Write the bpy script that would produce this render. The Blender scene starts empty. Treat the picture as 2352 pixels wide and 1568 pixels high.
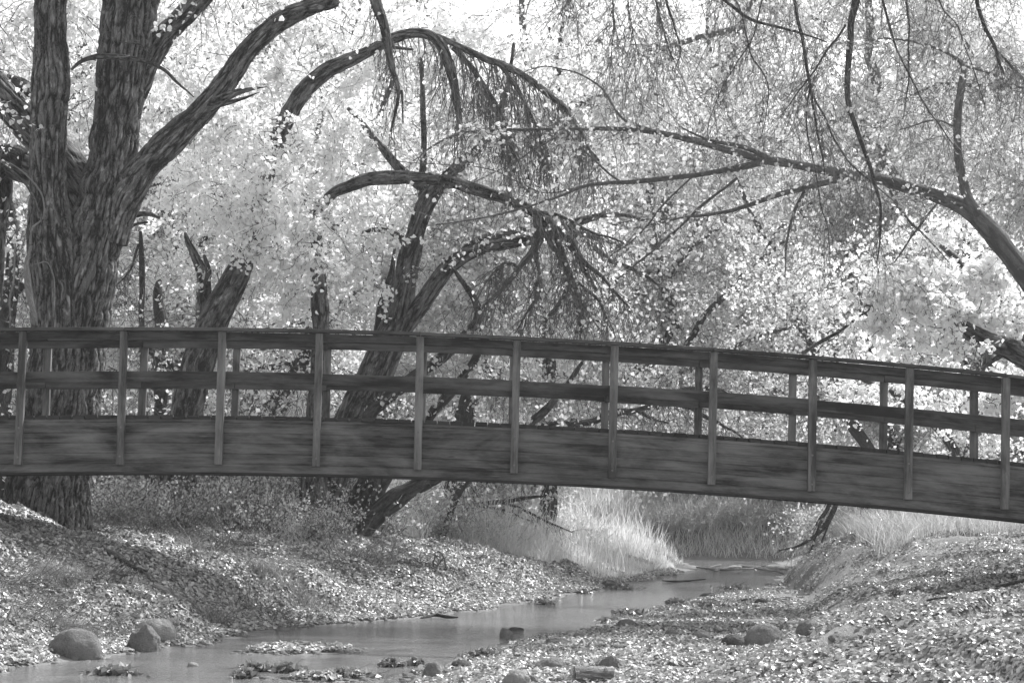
import bpy, math, numpy as np
from mathutils import Matrix, Vector
R = math.radians
# ------------------------------------------------------------------ camera
F, CX, CY, CZ = 4965.0, 1176.0, 784.0, 1.6       # focal length in px of a 2352 px wide view
TILT, ROLL = math.atan(366.0 / F), R(1.2)
right0 = np.array([1.0, 0, 0]); up0 = np.array([0, -math.sin(TILT), math.cos(TILT)])
fwd = np.array([0, math.cos(TILT), math.sin(TILT)])
CR = math.cos(ROLL) * right0 + math.sin(ROLL) * up0
CU = -math.sin(ROLL) * right0 + math.cos(ROLL) * up0
scene = bpy.context.scene
cam_d = bpy.data.cameras.new('camera'); cam = bpy.data.objects.new('camera', cam_d)
scene.collection.objects.link(cam); scene.camera = cam
cam_d.sensor_width = 36; cam_d.lens = 36 * F / 2352; cam_d.clip_start = .1; cam_d.clip_end = 2000
m = Matrix(((CR[0], CU[0], -fwd[0], 0), (CR[1], CU[1], -fwd[1], 0), (CR[2], CU[2], -fwd[2], CZ), (0, 0, 0, 1)))
cam.matrix_world = m
cam_d.dof.use_dof = True; cam_d.dof.focus_distance = 28.0; cam_d.dof.aperture_fstop = 14

# ------------------------------------------------------------------ world, sun, exposure
SUN_AZ, SUN_EL = R(42), R(46)                      # azimuth from +Y towards +X
w = bpy.data.worlds.new('World'); scene.world = w; w.use_nodes = True
nt = w.node_tree; nt.nodes.clear()
sky = nt.nodes.new('ShaderNodeTexSky'); sky.sky_type = 'NISHITA'; sky.sun_disc = False
sky.sun_elevation = SUN_EL; sky.sun_rotation = SUN_AZ; sky.dust_density = 2.0
bw = nt.nodes.new('ShaderNodeRGBToBW'); bg = nt.nodes.new('ShaderNodeBackground'); wo = nt.nodes.new('ShaderNodeOutputWorld')
nt.links.new(sky.outputs[0], bw.inputs[0]); nt.links.new(bw.outputs[0], bg.inputs[0]); nt.links.new(bg.outputs[0], wo.inputs[0])
bg.inputs[1].default_value = 0.15
sl = bpy.data.lights.new('sun', 'SUN'); sl.energy = 3.0; sl.angle = R(.6); sl.color = (1, 1, 1)
sun = bpy.data.objects.new('sun', sl); scene.collection.objects.link(sun)
sd = Vector((math.sin(SUN_AZ) * math.cos(SUN_EL), math.cos(SUN_AZ) * math.cos(SUN_EL), math.sin(SUN_EL)))
sun.rotation_euler = sd.to_track_quat('Z', 'Y').to_euler(); sun.location = (20, 20, 30)
scene.view_settings.view_transform = 'Standard'; scene.view_settings.look = 'None'
scene.view_settings.exposure = 1.45; scene.view_settings.gamma = 1.0
scene.render.engine = 'CYCLES'
scene.cycles.max_bounces = 7; scene.cycles.diffuse_bounces = 4; scene.cycles.glossy_bounces = 3
scene.cycles.transmission_bounces = 5; scene.cycles.transparent_max_bounces = 4

# ------------------------------------------------------------------ helpers
def ray(px, py):
    return CR * (px - CX) / F - CU * (py - CY) / F + fwd
def at(px, py, d):                                  # point seen at a place of the photograph, d metres ahead
    r = ray(px, py); return np.array([0, 0, CZ]) + r * (d / r[1])
def on_z(px, py, z=0.0):
    r = ray(px, py); return np.array([0, 0, CZ]) + r * ((z - CZ) / r[2])
def fract(a): return a - np.floor(a)
def hsh(i, j, k): return fract(np.sin(i * 127.1 + j * 311.7 + k * 74.7) * 43758.5453)
def vn(x, y, z=0.0):
    x, y, z = np.broadcast_arrays(np.asarray(x, float), np.asarray(y, float), np.asarray(z, float))
    i, j, k = np.floor(x), np.floor(y), np.floor(z); f, g, h = x - i, y - j, z - k
    f = f * f * (3 - 2 * f); g = g * g * (3 - 2 * g); h = h * h * (3 - 2 * h)
    def c(a, b, e): return hsh(i + a, j + b, k + e)
    lo = (c(0,0,0)*(1-f)+c(1,0,0)*f)*(1-g) + (c(0,1,0)*(1-f)+c(1,1,0)*f)*g
    hi = (c(0,0,1)*(1-f)+c(1,0,1)*f)*(1-g) + (c(0,1,1)*(1-f)+c(1,1,1)*f)*g
    return lo * (1 - h) + hi * h
def sm(t): t = np.clip(t, 0, 1); return t * t * (3 - 2 * t)
def norm(a): return a / np.maximum(np.linalg.norm(a, axis=-1, keepdims=True), 1e-9)

def link(name, data, parent=None, mat=None):
    o = bpy.data.objects.new(name, data); scene.collection.objects.link(o)
    if parent is not None: o.parent = parent
    if mat is not None: data.materials.append(mat)
    return o
def empty(name, loc, label, cat, group=None):
    o = bpy.data.objects.new(name, None); scene.collection.objects.link(o); o.empty_display_size = .2
    o.location = loc; o['label'] = label; o['category'] = cat
    if group: o['group'] = group
    return o
def tag(o, label=None, cat=None, group=None, kind=None):
    for k, v in (('label', label), ('category', cat), ('group', group), ('kind', kind)):
        if v: o[k] = v
    return o
class Acc:
    def __init__(s): s.v = []; s.f = []; s.n = 0; s.att = {}
    def add(s, v, f, **att):
        v = np.asarray(v, float).reshape(-1, 3); s.v.append(v); s.f.append(np.asarray(f, int).reshape(-1, 4) + s.n)
        for k, a in att.items(): s.att.setdefault(k, []).append(np.asarray(a, float))
        s.n += len(v)
    def build(s, name, mat, parent=None, smooth=True, origin=None):
        v = np.concatenate(s.v); f = np.concatenate(s.f)
        if origin is not None: v = v - np.asarray(origin)
        me = bpy.data.meshes.new(name)
        me.vertices.add(len(v)); me.vertices.foreach_set('co', v.astype(np.float32).ravel())
        me.loops.add(f.size); me.polygons.add(len(f))
        me.polygons.foreach_set('loop_start', np.arange(0, f.size, 4, dtype=np.int32))
        me.loops.foreach_set('vertex_index', f.astype(np.int32).ravel())
        me.polygons.foreach_set('use_smooth', np.full(len(f), smooth))
        for k, a in s.att.items():
            a = np.concatenate(a)
            if a.ndim == 2:
                at_ = me.attributes.new(k, 'FLOAT_VECTOR', 'POINT'); at_.data.foreach_set('vector', a.astype(np.float32).ravel())
            else:
                at_ = me.attributes.new(k, 'FLOAT', 'POINT'); at_.data.foreach_set('value', a.astype(np.float32))
        me.update(); me.validate()
        return link(name, me, parent, mat)

def catmull(P, step):
    P = np.asarray(P, float); Q = np.vstack([2*P[0]-P[1], P, 2*P[-1]-P[-2]]); out = []
    for i in range(1, len(Q) - 2):
        p0, p1, p2, p3 = Q[i-1], Q[i], Q[i+1], Q[i+2]
        n = max(2, int(np.linalg.norm((p2 - p1)[:3]) / step)); t = np.linspace(0, 1, n, endpoint=False)[:, None]
        out.append(.5*((2*p1)+(-p0+p2)*t+(2*p0-5*p1+4*p2-p3)*t*t+(-p0+3*p1-3*p2+p3)*t**3))
    out.append(P[-1:]); return np.vstack(out)
REF = norm(np.array([.15, 1, .1]))
def limb(acc, pts, sides=14, step=.12, disp=.0, wob=.0, seed=0.0, close=True):
    """pts rows x,y,z,radius"""
    C = catmull(pts, step); c, r = C[:, :3].copy(), np.maximum(C[:, 3], .003)
    s = np.concatenate([[0], np.cumsum(np.linalg.norm(np.diff(c, axis=0), axis=1))])
    if wob > 0:
        c[:, 0] += (vn(s * 1.3, seed + 3) - .5) * wob; c[:, 2] += (vn(s * 1.3, seed + 9) - .5) * wob; c[:, 1] += (vn(s*1.1, seed+21) - .5) * wob; c[:, 0] += (vn(s * 4.2, seed + 33) - .5) * wob * .4; c[:, 2] += (vn(s * 4.2, seed + 39) - .5) * wob * .4
        r = r * (1 + (vn(s * 3.1, seed + 5) - .5) * .22)
    t = norm(np.gradient(c, axis=0)); ref = REF if abs(np.mean(t @ REF)) < .85 else np.array([1., 0, 0])
    n = norm(np.cross(t, ref)); b = np.cross(t, n)
    if close:
        c = np.vstack([c, c[-1] + t[-1] * r[-1] * .4]); r = np.append(r, .001); n = np.vstack([n, n[-1]]); b = np.vstack([b, b[-1]]); s = np.append(s, s[-1] + r[-2])
    th = np.arange(sides) / sides * 2 * math.pi
    ct, st = np.cos(th)[None], np.sin(th)[None]
    rr = np.repeat(r[:, None], sides, 1); bx, by, bz = ct * rr, st * rr, np.repeat(s[:, None], sides, 1)
    R0 = rr
    if disp > 0:
        kx = 17.0; wx = (vn(bx * 5, by * 5, bz * 2.2 + seed) - .5) * .9
        a1 = 1 - np.abs(2 * vn(bx*kx + wx + seed, by*kx + wx, bz*2.8 + wx*1.5) - 1)
        a2 = 1 - np.abs(2 * vn(bx*kx*2.3 + seed, by*kx*2.1 + wx*1.5, bz*5 + 7) - 1)
        big = vn(bx * 2.2 + seed, by * 2.2, bz * .5)
        ridge = 1 - np.clip(.68 * a1 ** 4 + .36 * a2 ** 3, 0, 1)
        rr = rr + (ridge - .75) * disp + (big - .5) * r[:, None] * .16
    else: ridge = np.full_like(rr, .6)
    v = c[:, None, :] + n[:, None, :] * (rr * ct)[..., None] + b[:, None, :] * (rr * st)[..., None]
    K = len(c); i = np.arange(K - 1)[:, None] * sides; j = np.arange(sides)[None]; j2 = (j + 1) % sides
    f = np.stack([i + j, i + j2, i + sides + j2, i + sides + j], -1).reshape(-1, 4)
    acc.add(v.reshape(-1, 3), f, bark=np.stack([bx, by, bz], -1).reshape(-1, 3) + seed, ridge=ridge.ravel())
    return C
def tubes(acc, P, rad, sides=3):
    """many thin twigs: P (N,K,3), rad (N,K)"""
    N, K, _ = P.shape; t = norm(np.gradient(P, axis=1)); ref = norm(np.array([.31, .83, .17]))
    n = norm(np.cross(t, ref)); b = np.cross(t, n); th = np.arange(sides) / sides * 2 * math.pi
    v = P[:, :, None] + (n[:, :, None] * np.cos(th)[:, None] + b[:, :, None] * np.sin(th)[:, None]) * rad[:, :, None, None]
    base = (np.arange(N) * K * sides)[:, None, None]; i = (np.arange(K - 1) * sides)[None, :, None]; j = np.arange(sides)[None, None]; j2 = (j + 1) % sides
    f = np.stack([base+i+j, base+i+j2, base+i+sides+j2, base+i+sides+j], -1).reshape(-1, 4)
    bark = v.reshape(-1, 3); acc.add(bark, f, bark=bark, ridge=np.full(len(bark), .6))
def grow(rng, P0, D0, L, K=8, droop=.12, wig=.22):
    N = len(P0); P = np.zeros((N, K, 3)); P[:, 0] = P0; d = norm(D0); st = (np.asarray(L) / (K - 1)) * np.ones(N)
    for k in range(1, K):
        d = norm(d + rng.normal(0, wig, (N, 3)) + np.array([0, 0, -droop])); P[:, k] = P[:, k-1] + d * st[:, None]
    return P
def taper(N, K, r0, r1): return np.ones((N, 1)) * np.linspace(r0, r1, K)[None]
def leaves(acc, rng, C, size, fold=False, flat=0.0, nrm=None):
    N = len(C)
    if N == 0: return
    a = rng.normal(0, 1, (N, 3)); n = rng.normal(0, 1, (N, 3))
    if flat > 0:
        n = (nrm if nrm is not None else np.array([0, 0, 1.])) + rng.normal(0, flat, (N, 3))
    else: a[:, 2] -= .7
    a = norm(a); n = norm(n - a * np.sum(a * n, 1, keepdims=True) if flat == 0 else n)
    if flat > 0: a = norm(a - n * np.sum(a * n, 1, keepdims=True))
    b = np.cross(n, a); s = size * rng.uniform(.65, 1.3, (N, 1)); rnd = rng.random(N)
    if not fold:
        v = np.stack([C, C + a*s*.38 + b*s*.5, C + a*s, C + a*s*.38 - b*s*.5], 1); q = np.arange(N)[:, None] * 4 + np.array([0, 1, 2, 3]); k = 4
    else:
        up = n * s * rng.uniform(-.12, .3, (N, 1)); tip = n * s * rng.uniform(-.25, .25, (N, 1))
        v = np.stack([C, C + a*s*.12 + b*s*.45 + up, C + a*s*.55 + b*s*.42 + up, C + a*s + tip, C + a*s*.55 - b*s*.42 + up, C + a*s*.12 - b*s*.45 + up], 1)
        i = np.arange(N)[:, None] * 6; q = np.vstack([i + np.array([0, 1, 2, 3]), i + np.array([0, 3, 4, 5])]); k = 6
    acc.add(v.reshape(-1, 3), q, rnd=np.repeat(rnd, k))

# ------------------------------------------------------------------ materials (all grey: the photograph is black and white)
def new_mat(name):
    m = bpy.data.materials.new(name); m.use_nodes = True; t = m.node_tree; t.nodes.clear()
    out = t.nodes.new('ShaderNodeOutputMaterial'); return m, t, out
def N(t, typ, **kw):
    n = t.nodes.new(typ)
    for k, v in kw.items():
        if k.startswith('i_'):
            key = k[2:]; key = int(key) if key.isdigit() else key.replace('_', ' ')
            n.inputs[key].default_value = v
        else: setattr(n, k, v)
    return n
def L(t, a, b): t.links.new(a, b)
def attr(t, name): return N(t, 'ShaderNodeAttribute', attribute_name=name)
def mapr(t, src, a, b, c, d):
    n = N(t, 'ShaderNodeMapRange'); n.inputs[1].default_value = a; n.inputs[2].default_value = b; n.inputs[3].default_value = c; n.inputs[4].default_value = d
    L(t, src, n.inputs[0]); return n.outputs[0]
def math_(t, op, a, b=None):
    n = N(t, 'ShaderNodeMath', operation=op)
    for i, x in enumerate((a, b)):
        if x is None: continue
        if isinstance(x, (int, float)): n.inputs[i].default_value = x
        else: L(t, x, n.inputs[i])
    return n.outputs[0]
def noise(t, vec, scale, det=4, sx=(1, 1, 1), rough=.55, dist=0):
    mp = N(t, 'ShaderNodeMapping'); mp.inputs['Scale'].default_value = sx; L(t, vec, mp.inputs[0])
    n = N(t, 'ShaderNodeTexNoise'); n.inputs['Scale'].default_value = scale; n.inputs['Detail'].default_value = det; n.inputs['Roughness'].default_value = rough
    n.inputs['Distortion'].default_value = dist; L(t, mp.outputs[0], n.inputs['Vector']); return n.outputs[0]
def grey_bsdf(t, out, val, rough, bump=None, bstr=.5, bdist=.01, spec=.3):
    p = N(t, 'ShaderNodeBsdfPrincipled'); p.inputs['Specular IOR Level'].default_value = spec
    cb = N(t, 'ShaderNodeCombineColor')
    for i in range(3): L(t, val, cb.inputs[i])
    L(t, cb.outputs[0], p.inputs['Base Color'])
    if isinstance(rough, float): p.inputs['Roughness'].default_value = rough
    else: L(t, rough, p.inputs['Roughness'])
    if bump is not None:
        b = N(t, 'ShaderNodeBump'); b.inputs['Strength'].default_value = bstr; b.inputs['Distance'].default_value = bdist
        L(t, bump, b.inputs['Height']); L(t, b.outputs[0], p.inputs['Normal'])
    L(t, p.outputs[0], out.inputs[0]); return p
def bark_mat(name, lo, hi, k=10.0, bd=.03):
    m, t, out = new_mat(name); a = attr(t, 'bark').outputs['Vector']; rg = attr(t, 'ridge').outputs['Fac']
    n1 = noise(t, a, k * 2.2, 4, (1, 1, .26), .7, .6); r = math_(t, 'ABSOLUTE', math_(t, 'SUBTRACT', n1, .5))
    crack = mapr(t, r, 0.0, .09, 0, 1)
    n2 = noise(t, a, k * 3, 4, (1, 1, .3)); h = math_(t, 'ADD', crack, math_(t, 'MULTIPLY', n2, .5))
    tone = math_(t, 'ADD', math_(t, 'MULTIPLY', crack, .35), math_(t, 'MULTIPLY', n2, .4))
    tone = math_(t, 'ADD', tone, mapr(t, rg, .35, .95, -.4, .18)); big = noise(t, a, 1.5, 3)
    tone = math_(t, 'ADD', tone, mapr(t, big, .3, .7, -.1, .12))
    v = mapr(t, tone, 0, .85, lo, hi); grey_bsdf(t, out, v, .9, h, .9, bd, .15); return m
def leaf_mat(name, lo, hi, tr=.45, gloss=.06):
    m, t, out = new_mat(name); r = attr(t, 'rnd').outputs['Fac']; v = mapr(t, r, 0, 1, lo, hi)
    cb = N(t, 'ShaderNodeCombineColor')
    for i in range(3): L(t, v, cb.inputs[i])
    d = N(t, 'ShaderNodeBsdfDiffuse'); tl = N(t, 'ShaderNodeBsdfTranslucent'); g = N(t, 'ShaderNodeBsdfGlossy'); g.inputs['Roughness'].default_value = .35
    L(t, cb.outputs[0], d.inputs[0]); L(t, cb.outputs[0], tl.inputs[0])
    m1 = N(t, 'ShaderNodeMixShader'); m1.inputs[0].default_value = tr; L(t, d.outputs[0], m1.inputs[1]); L(t, tl.outputs[0], m1.inputs[2])
    m2 = N(t, 'ShaderNodeMixShader'); m2.inputs[0].default_value = gloss; L(t, m1.outputs[0], m2.inputs[1]); L(t, g.outputs[0], m2.inputs[2])
    L(t, m2.outputs[0], out.inputs[0]); return m
def wood_mat(name, lo, hi, lam=0.0):
    m, t, out = new_mat(name); a = attr(t, 'wood').outputs['Vector']
    grain = noise(t, a, 1.0, 6, (3.2, 48, 3), .7, .2); fine = noise(t, a, 1.0, 4, (16, 160, 3), .7)
    stain = noise(t, a, 1.0, 4, (1.1, 3.2, 2), .6, .6); streak = noise(t, a, 1.0, 5, (1.0, 13, 3), .65, .3)
    v = math_(t, 'ADD', mapr(t, grain, .32, .68, 0, .27), mapr(t, fine, .3, .7, 0, .22))
    v = math_(t, 'ADD', v, mapr(t, stain, .3, .7, -.3, .5)); v = math_(t, 'ADD', v, mapr(t, streak, .35, .65, -.2, .22))
    vo = N(t, 'ShaderNodeTexVoronoi'); vo.inputs['Scale'].default_value = 1.0; mp = N(t, 'ShaderNodeMapping'); mp.inputs['Scale'].default_value = (1.3, 5.5, 1.0)
    L(t, a, mp.inputs[0]); L(t, mp.outputs[0], vo.inputs['Vector'])
    v = math_(t, 'ADD', v, mapr(t, vo.outputs['Distance'], .04, .09, -.3, 0))           # knots
    sc = noise(t, a, 1.0, 2, (2.2, 90, 7), .5); scn = noise(t, a, 1.0, 1, (1.3, 5, 7)); 
    v = math_(t, 'ADD', v, math_(t, 'MULTIPLY', mapr(t, sc, .63, .7, 0, .9), mapr(t, scn, .56, .66, 0, 1)))  # pale scratches
    h = math_(t, 'ADD', grain, fine); sz_ = N(t, 'ShaderNodeSeparateXYZ'); L(t, a, sz_.inputs[0]); wb = N(t, 'ShaderNodeTexWhiteNoise', noise_dimensions='1D'); L(t, sz_.outputs[2], wb.inputs['W'])
    v = math_(t, 'ADD', v, mapr(t, wb.outputs[0], 0, 1, -.2, .2))
    if lam > 0:
        sx = N(t, 'ShaderNodeSeparateXYZ'); L(t, a, sx.inputs[0]); q = math_(t, 'DIVIDE', math_(t, 'ADD', sx.outputs[1], 10), lam)
        wn = N(t, 'ShaderNodeTexWhiteNoise', noise_dimensions='1D'); L(t, math_(t, 'FLOOR', q), wn.inputs['W'])
        v = math_(t, 'ADD', v, mapr(t, wn.outputs[0], 0, 1, -.08, .08)); fr = math_(t, 'FRACT', q)
        line = mapr(t, fr, 0.02, .14, 1, 0); v = math_(t, 'SUBTRACT', v, math_(t, 'MULTIPLY', line, .33)); h = math_(t, 'SUBTRACT', h, math_(t, 'MULTIPLY', line, 2.0))
    v = mapr(t, v, 0, .85, lo, hi); grey_bsdf(t, out, v, .75, h, .5, .004, .25); return m
def ground_mat():
    m, t, out = new_mat('leafy_soil'); tc = N(t, 'ShaderNodeTexCoord').outputs['Object']
    n1 = noise(t, tc, .8, 5); n2 = noise(t, tc, 9, 6, rough=.7); n3 = noise(t, tc, 45, 4, rough=.7)
    v = math_(t, 'ADD', math_(t, 'MULTIPLY', n1, .4), math_(t, 'ADD', math_(t, 'MULTIPLY', n2, .4), math_(t, 'MULTIPLY', n3, .35)))
    v = mapr(t, v, .3, .85, .10, .30); grey_bsdf(t, out, v, .95, math_(t, 'ADD', n2, math_(t, 'MULTIPLY', n3, .5)), .8, .05, .1); return m
def rock_mat(name, lo, hi, rough=.85):
    m, t, out = new_mat(name); tc = N(t, 'ShaderNodeTexCoord').outputs['Object']
    n1 = noise(t, tc, 7, 5); n2 = noise(t, tc, 50, 5, rough=.75); vo = N(t, 'ShaderNodeTexVoronoi'); vo.inputs['Scale'].default_value = 40; L(t, tc, vo.inputs['Vector'])
    v = math_(t, 'ADD', math_(t, 'MULTIPLY', n1, .6), math_(t, 'MULTIPLY', n2, .5)); v = math_(t, 'SUBTRACT', v, mapr(t, vo.outputs['Distance'], 0, .25, .15, 0))
    v = mapr(t, v, .3, .8, lo, hi); grey_bsdf(t, out, v, rough, n2, 1.0, .04, .2); return m
def water_mat():
    m, t, out = new_mat('stream_water'); tc = N(t, 'ShaderNodeTexCoord').outputs['Object']
    n1 = noise(t, tc, 2.2, 3, (1, .7, 1), .5, .5); n2 = noise(t, tc, 11, 5, (1, .45, 1), .7, .8); n3 = noise(t, tc, 1.1, 2)
    h = math_(t, 'ADD', math_(t, 'MULTIPLY', n1, .8), math_(t, 'MULTIPLY', n2, .8))
    v = mapr(t, n3, .3, .7, .12, .2)
    p = grey_bsdf(t, out, v, .07, h, .5, .035, .6); p.inputs['IOR'].default_value = 1.33; return m
def plain_mat(name, lo, hi, k=8, rough=.8):
    m, t, out = new_mat(name); tc = N(t, 'ShaderNodeTexCoord').outputs['Object']; n = noise(t, tc, k, 5)
    grey_bsdf(t, out, mapr(t, n, .3, .7, lo, hi), rough, n, .4, .01); return m
M = dict(bark=bark_mat('furrowed_bark', .03, .31), bark2=bark_mat('dark_bark', .035, .15, 16, .02), bark3=bark_mat('smooth_bark', .10, .26, 22, .01),
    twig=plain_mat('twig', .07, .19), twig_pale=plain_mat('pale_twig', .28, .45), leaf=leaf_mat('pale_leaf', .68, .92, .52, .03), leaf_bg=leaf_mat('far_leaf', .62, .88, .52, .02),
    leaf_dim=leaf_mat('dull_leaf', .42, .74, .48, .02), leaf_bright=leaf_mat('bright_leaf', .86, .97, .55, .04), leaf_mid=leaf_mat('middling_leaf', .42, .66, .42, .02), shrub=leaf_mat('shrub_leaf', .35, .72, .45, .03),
    litter=leaf_mat('fallen_leaf', .26, .56, .15, .05), litter_dim=leaf_mat('wet_leaf', .08, .4, .1, .1), reed=leaf_mat('pale_reed', .5, .8, .5, .03), grass=leaf_mat('dry_grass', .6, .88, .45, .03), grass_dead=leaf_mat('dead_grass', .12, .34, .3, .03), grass_dim=leaf_mat('dull_grass', .3, .55, .45, .03),
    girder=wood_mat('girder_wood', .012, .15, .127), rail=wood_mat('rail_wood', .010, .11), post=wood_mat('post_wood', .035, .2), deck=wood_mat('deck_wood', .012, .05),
    ground=ground_mat(), rock=rock_mat('river_rock', .09, .3), rock_dark=rock_mat('dark_rock', .05, .14), rock_pale=rock_mat('pale_rock', .2, .42), water=water_mat(),
    steel=plain_mat('bolt_steel', .1, .17, 30, .5), drift=bark_mat('driftwood', .16, .42, 14, .01), cut=rock_mat('cut_wood', .25, .42))

# ------------------------------------------------------------------ ground and stream
LP = [(0,1532),(220,1512),(400,1486),(600,1453),(800,1428),(960,1419),(1100,1400),(1300,1370),(1420,1345),(1570,1318),(1600,1300)]
RP = [(900,1568),(1050,1510),(1130,1480),(1350,1440),(1500,1400),(1620,1368),(1775,1350),(1790,1322),(1800,1296)]
lp = np.array([on_z(*p) for p in LP]); rp = np.array([on_z(*p) for p in RP])
def xl(y): return np.interp(y, lp[:, 1], lp[:, 0])
def xr(y): return np.interp(y, rp[:, 1], rp[:, 0])
isl = on_z(690, 1494); isl2 = on_z(740, 1560)
def gz(x, y, fine=True):
    x = np.asarray(x, float); y = np.asarray(y, float)
    wob = (vn(x * .9, y * .9) - .5) * .5 + (vn(x * 2.7, y * 2.7, 5) - .5) * .22
    sL = xl(y) - x + wob; sR = x - xr(y) + wob * .8
    zl = np.interp(sL, [-.6, 0, .4, 1.0, 2.0, 3.2, 5, 8, 15, 40], [-.14, 0, .08, .26, .56, .84, 1.05, 1.28, 1.5, 1.8])
    sc = np.interp(y, [30, 40, 50, 60], [1, .8, .55, .5]); zl = np.where(zl > 0, zl * sc, zl)
    zl = zl + .36 * sm((-x - 5.6) / 1.5) * sm((y - 24.3) / 1.8) * sm((30.3 - y) / 1.4) * (sL > 0)
    xf = np.interp(y, [15, 18, 25, 33, 41, 50, 60], [1.0, 1.5, 3.3, 4.7, 5.3, 6.6, 8.0]); k = np.interp(y, [15, 18, 25, 33, 40, 50], [.2, .24, .3, .45, 1.5, 1.0])
    sf = np.maximum(x - xf + wob * .6, 0)
    zr = np.interp(sR, [-.6, 0, 1.0, 3], [-.14, 0, .08, .12]) + 1.0 * (1 - np.exp(-sf * k)) * sm((62 - y) / 5)
    n_ = vn(x * .55 + 7, y * .45, 11) * .7 + vn(x * 1.7, y * 1.5, 12) * .3
    zr = zr + (.10 * sm((n_ - .40) / .05) + .12 * sm((n_ - .58) / .05)) * sm(sf * 1.2) * .8
    zl = zl + (.09 * sm((n_ - .45) / .05) + .10 * sm((n_ - .6) / .05)) * sm((sL - .5) * 1.2) * .8
    z = np.maximum(zl, zr)
    ch = (sL < 0) & (sR < 0); z = np.where(ch, np.maximum(-.14, z), z)
    g = np.exp(-((x - isl[0]) / 1.0) ** 2 - ((y - isl[1] - (x - isl[0]) * .5) / .9) ** 2) + (vn(x * 4, y * 4, 8) - .5) * .12; g = np.maximum(g, np.exp(-((x - isl2[0]) / 1.0) ** 2 - ((y - isl2[1]) / .55) ** 2) * .86 + (vn(x * 5, y * 5, 18) - .5) * .25); z = np.where(z < .12, np.maximum(z, -.14 + .2 * g), z)
    z = z + np.where(sL > .3, (vn(x * 1.3, y * 1.3, 31) - .5) * .22 * sm((sL - .3) / .8) + (np.abs(vn(x * 3.2, y * 3.2, 32) - .5) - .25) * .12 * sm((sL - .3) / .8), 0)
    z = z - .34 * np.exp(-((x + 6.0) / .8) ** 2 - ((y - 30.0) / 1.1) ** 2)
    far = 1.1 * sm((y - 63.5 + (vn(x * .3, y * .3) - .5) * 2) / 2.2); z = np.where(far > .01, np.maximum(z, far), z)
    side = 1.3 * sm((np.abs(x) - 9.5) / 5.0) * (y < 60) * sm((y - 5) / 12); z = z + np.where(z > .3, side * .6, 0)
    z = z + np.where(z > .02, (vn(x * 2.1, y * 2.1, 3) - .5) * .10 + (vn(x * 7, y * 7, 1) - .5) * .035, 0) * sm(z * 4 + .2)
    z = z + np.where(y > 80, sm((y - 84) / 130) * 15, 0)
    return z
def hit(px, py, lift=0.0):                            # where a line of sight first meets the ground or water
    r = ray(px, py); d = np.arange(12, 120, .04); P = np.array([0, 0, CZ]) + r[None] * (d / r[1])[:, None]
    g = np.maximum(gz(P[:, 0], P[:, 1]), 0) + lift; k = np.argmax(P[:, 2] < g); p = P[k].copy(); p[2] = g[k] - lift; return p
def spread(lo, hi, st, far):
    c = np.arange(lo, hi + 1e-6, st); g = st * np.cumsum(1.25 ** np.arange(1, 60)); g = g[g < far]
    return np.concatenate([(lo - g)[::-1], c, hi + g])
gx, gy = spread(-12, 14, .1, 900), spread(14, 66, .12, 900)
X, Y = np.meshgrid(gx, gy); Z = gz(X, Y); nx, ny = len(gx), len(gy)
a = Acc(); ii = (np.arange(ny - 1)[:, None] * nx + np.arange(nx - 1)[None]).ravel()
a.add(np.stack([X, Y, Z], -1).reshape(-1, 3), np.stack([ii, ii + 1, ii + nx + 1, ii + nx], 1))
tag(a.build('ground', M['ground']), kind='structure')
a = Acc(); wx, wy = np.meshgrid(np.linspace(-45, 60, 40), np.linspace(-30, 67, 40)); ii = (np.arange(39)[:, None] * 40 + np.arange(39)[None]).ravel()
a.add(np.stack([wx, wy, wx * 0], -1).reshape(-1, 3), np.stack([ii, ii + 1, ii + 41, ii + 40], 1))
tag(a.build('stream_water', M['water']), kind='structure')

# ------------------------------------------------------------------ bridge
D0, YAW, W = 26.75, .0203, 1.74
def to_bridge(px, py):
    r = ray(px, py); t = D0 / (r[1] - YAW * r[0]); p = np.array([0, 0, CZ]) + r * t; return p[0] / math.cos(YAW), p[2]
dk = np.array([to_bridge(*p) for p in [(0,954),(250,952),(540,953),(742,957.5),(969,963.5),(1184,971.5),(1400,984),(1599,997),(1865,1017),(2081,1036),(2352,1061)]])
pf = np.polyfit(dk[:, 0], dk[:, 1], 2)
def zd(x): return np.polyval(pf, x)
bridge = empty('footbridge', (0, D0, 0), 'dark timber footbridge with arched solid side beam and post railing across the stream', 'footbridge')
bridge.rotation_euler.z = math.atan(YAW)
rngb = np.random.default_rng(3)
def board(acc, x0, x1, y0, y1, z0, z1, n=None, off=0.0, tilt=0.0):
    n = n or max(2, int((x1 - x0) / .3)); x = np.linspace(x0, x1, n); z = zd(x) + tilt * (x - x0)
    sec = []; wd = []
    for (yy, zz) in ((y0, z0), (y1, z0), (y1, z1), (y0, z1)):
        sec.append(np.stack([x, np.full(n, yy), z + zz], 1)); wd.append(np.stack([x + off, np.full(n, zz) + (yy - y0), np.full(n, off)], 1))
    v = np.stack(sec, 1).reshape(-1, 3); wv = np.stack(wd, 1).reshape(-1, 3)
    i = np.arange(n - 1)[:, None] * 4; j = np.arange(4)[None]; j2 = (j + 1) % 4
    f = np.stack([i + j, i + 4 + j, i + 4 + j2, i + j2], -1).reshape(-1, 4)
    f = np.vstack([f, [[0, 1, 2, 3]], [[4*n-1, 4*n-2, 4*n-3, 4*n-4]]]); acc.add(v, f, wood=wv)
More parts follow.
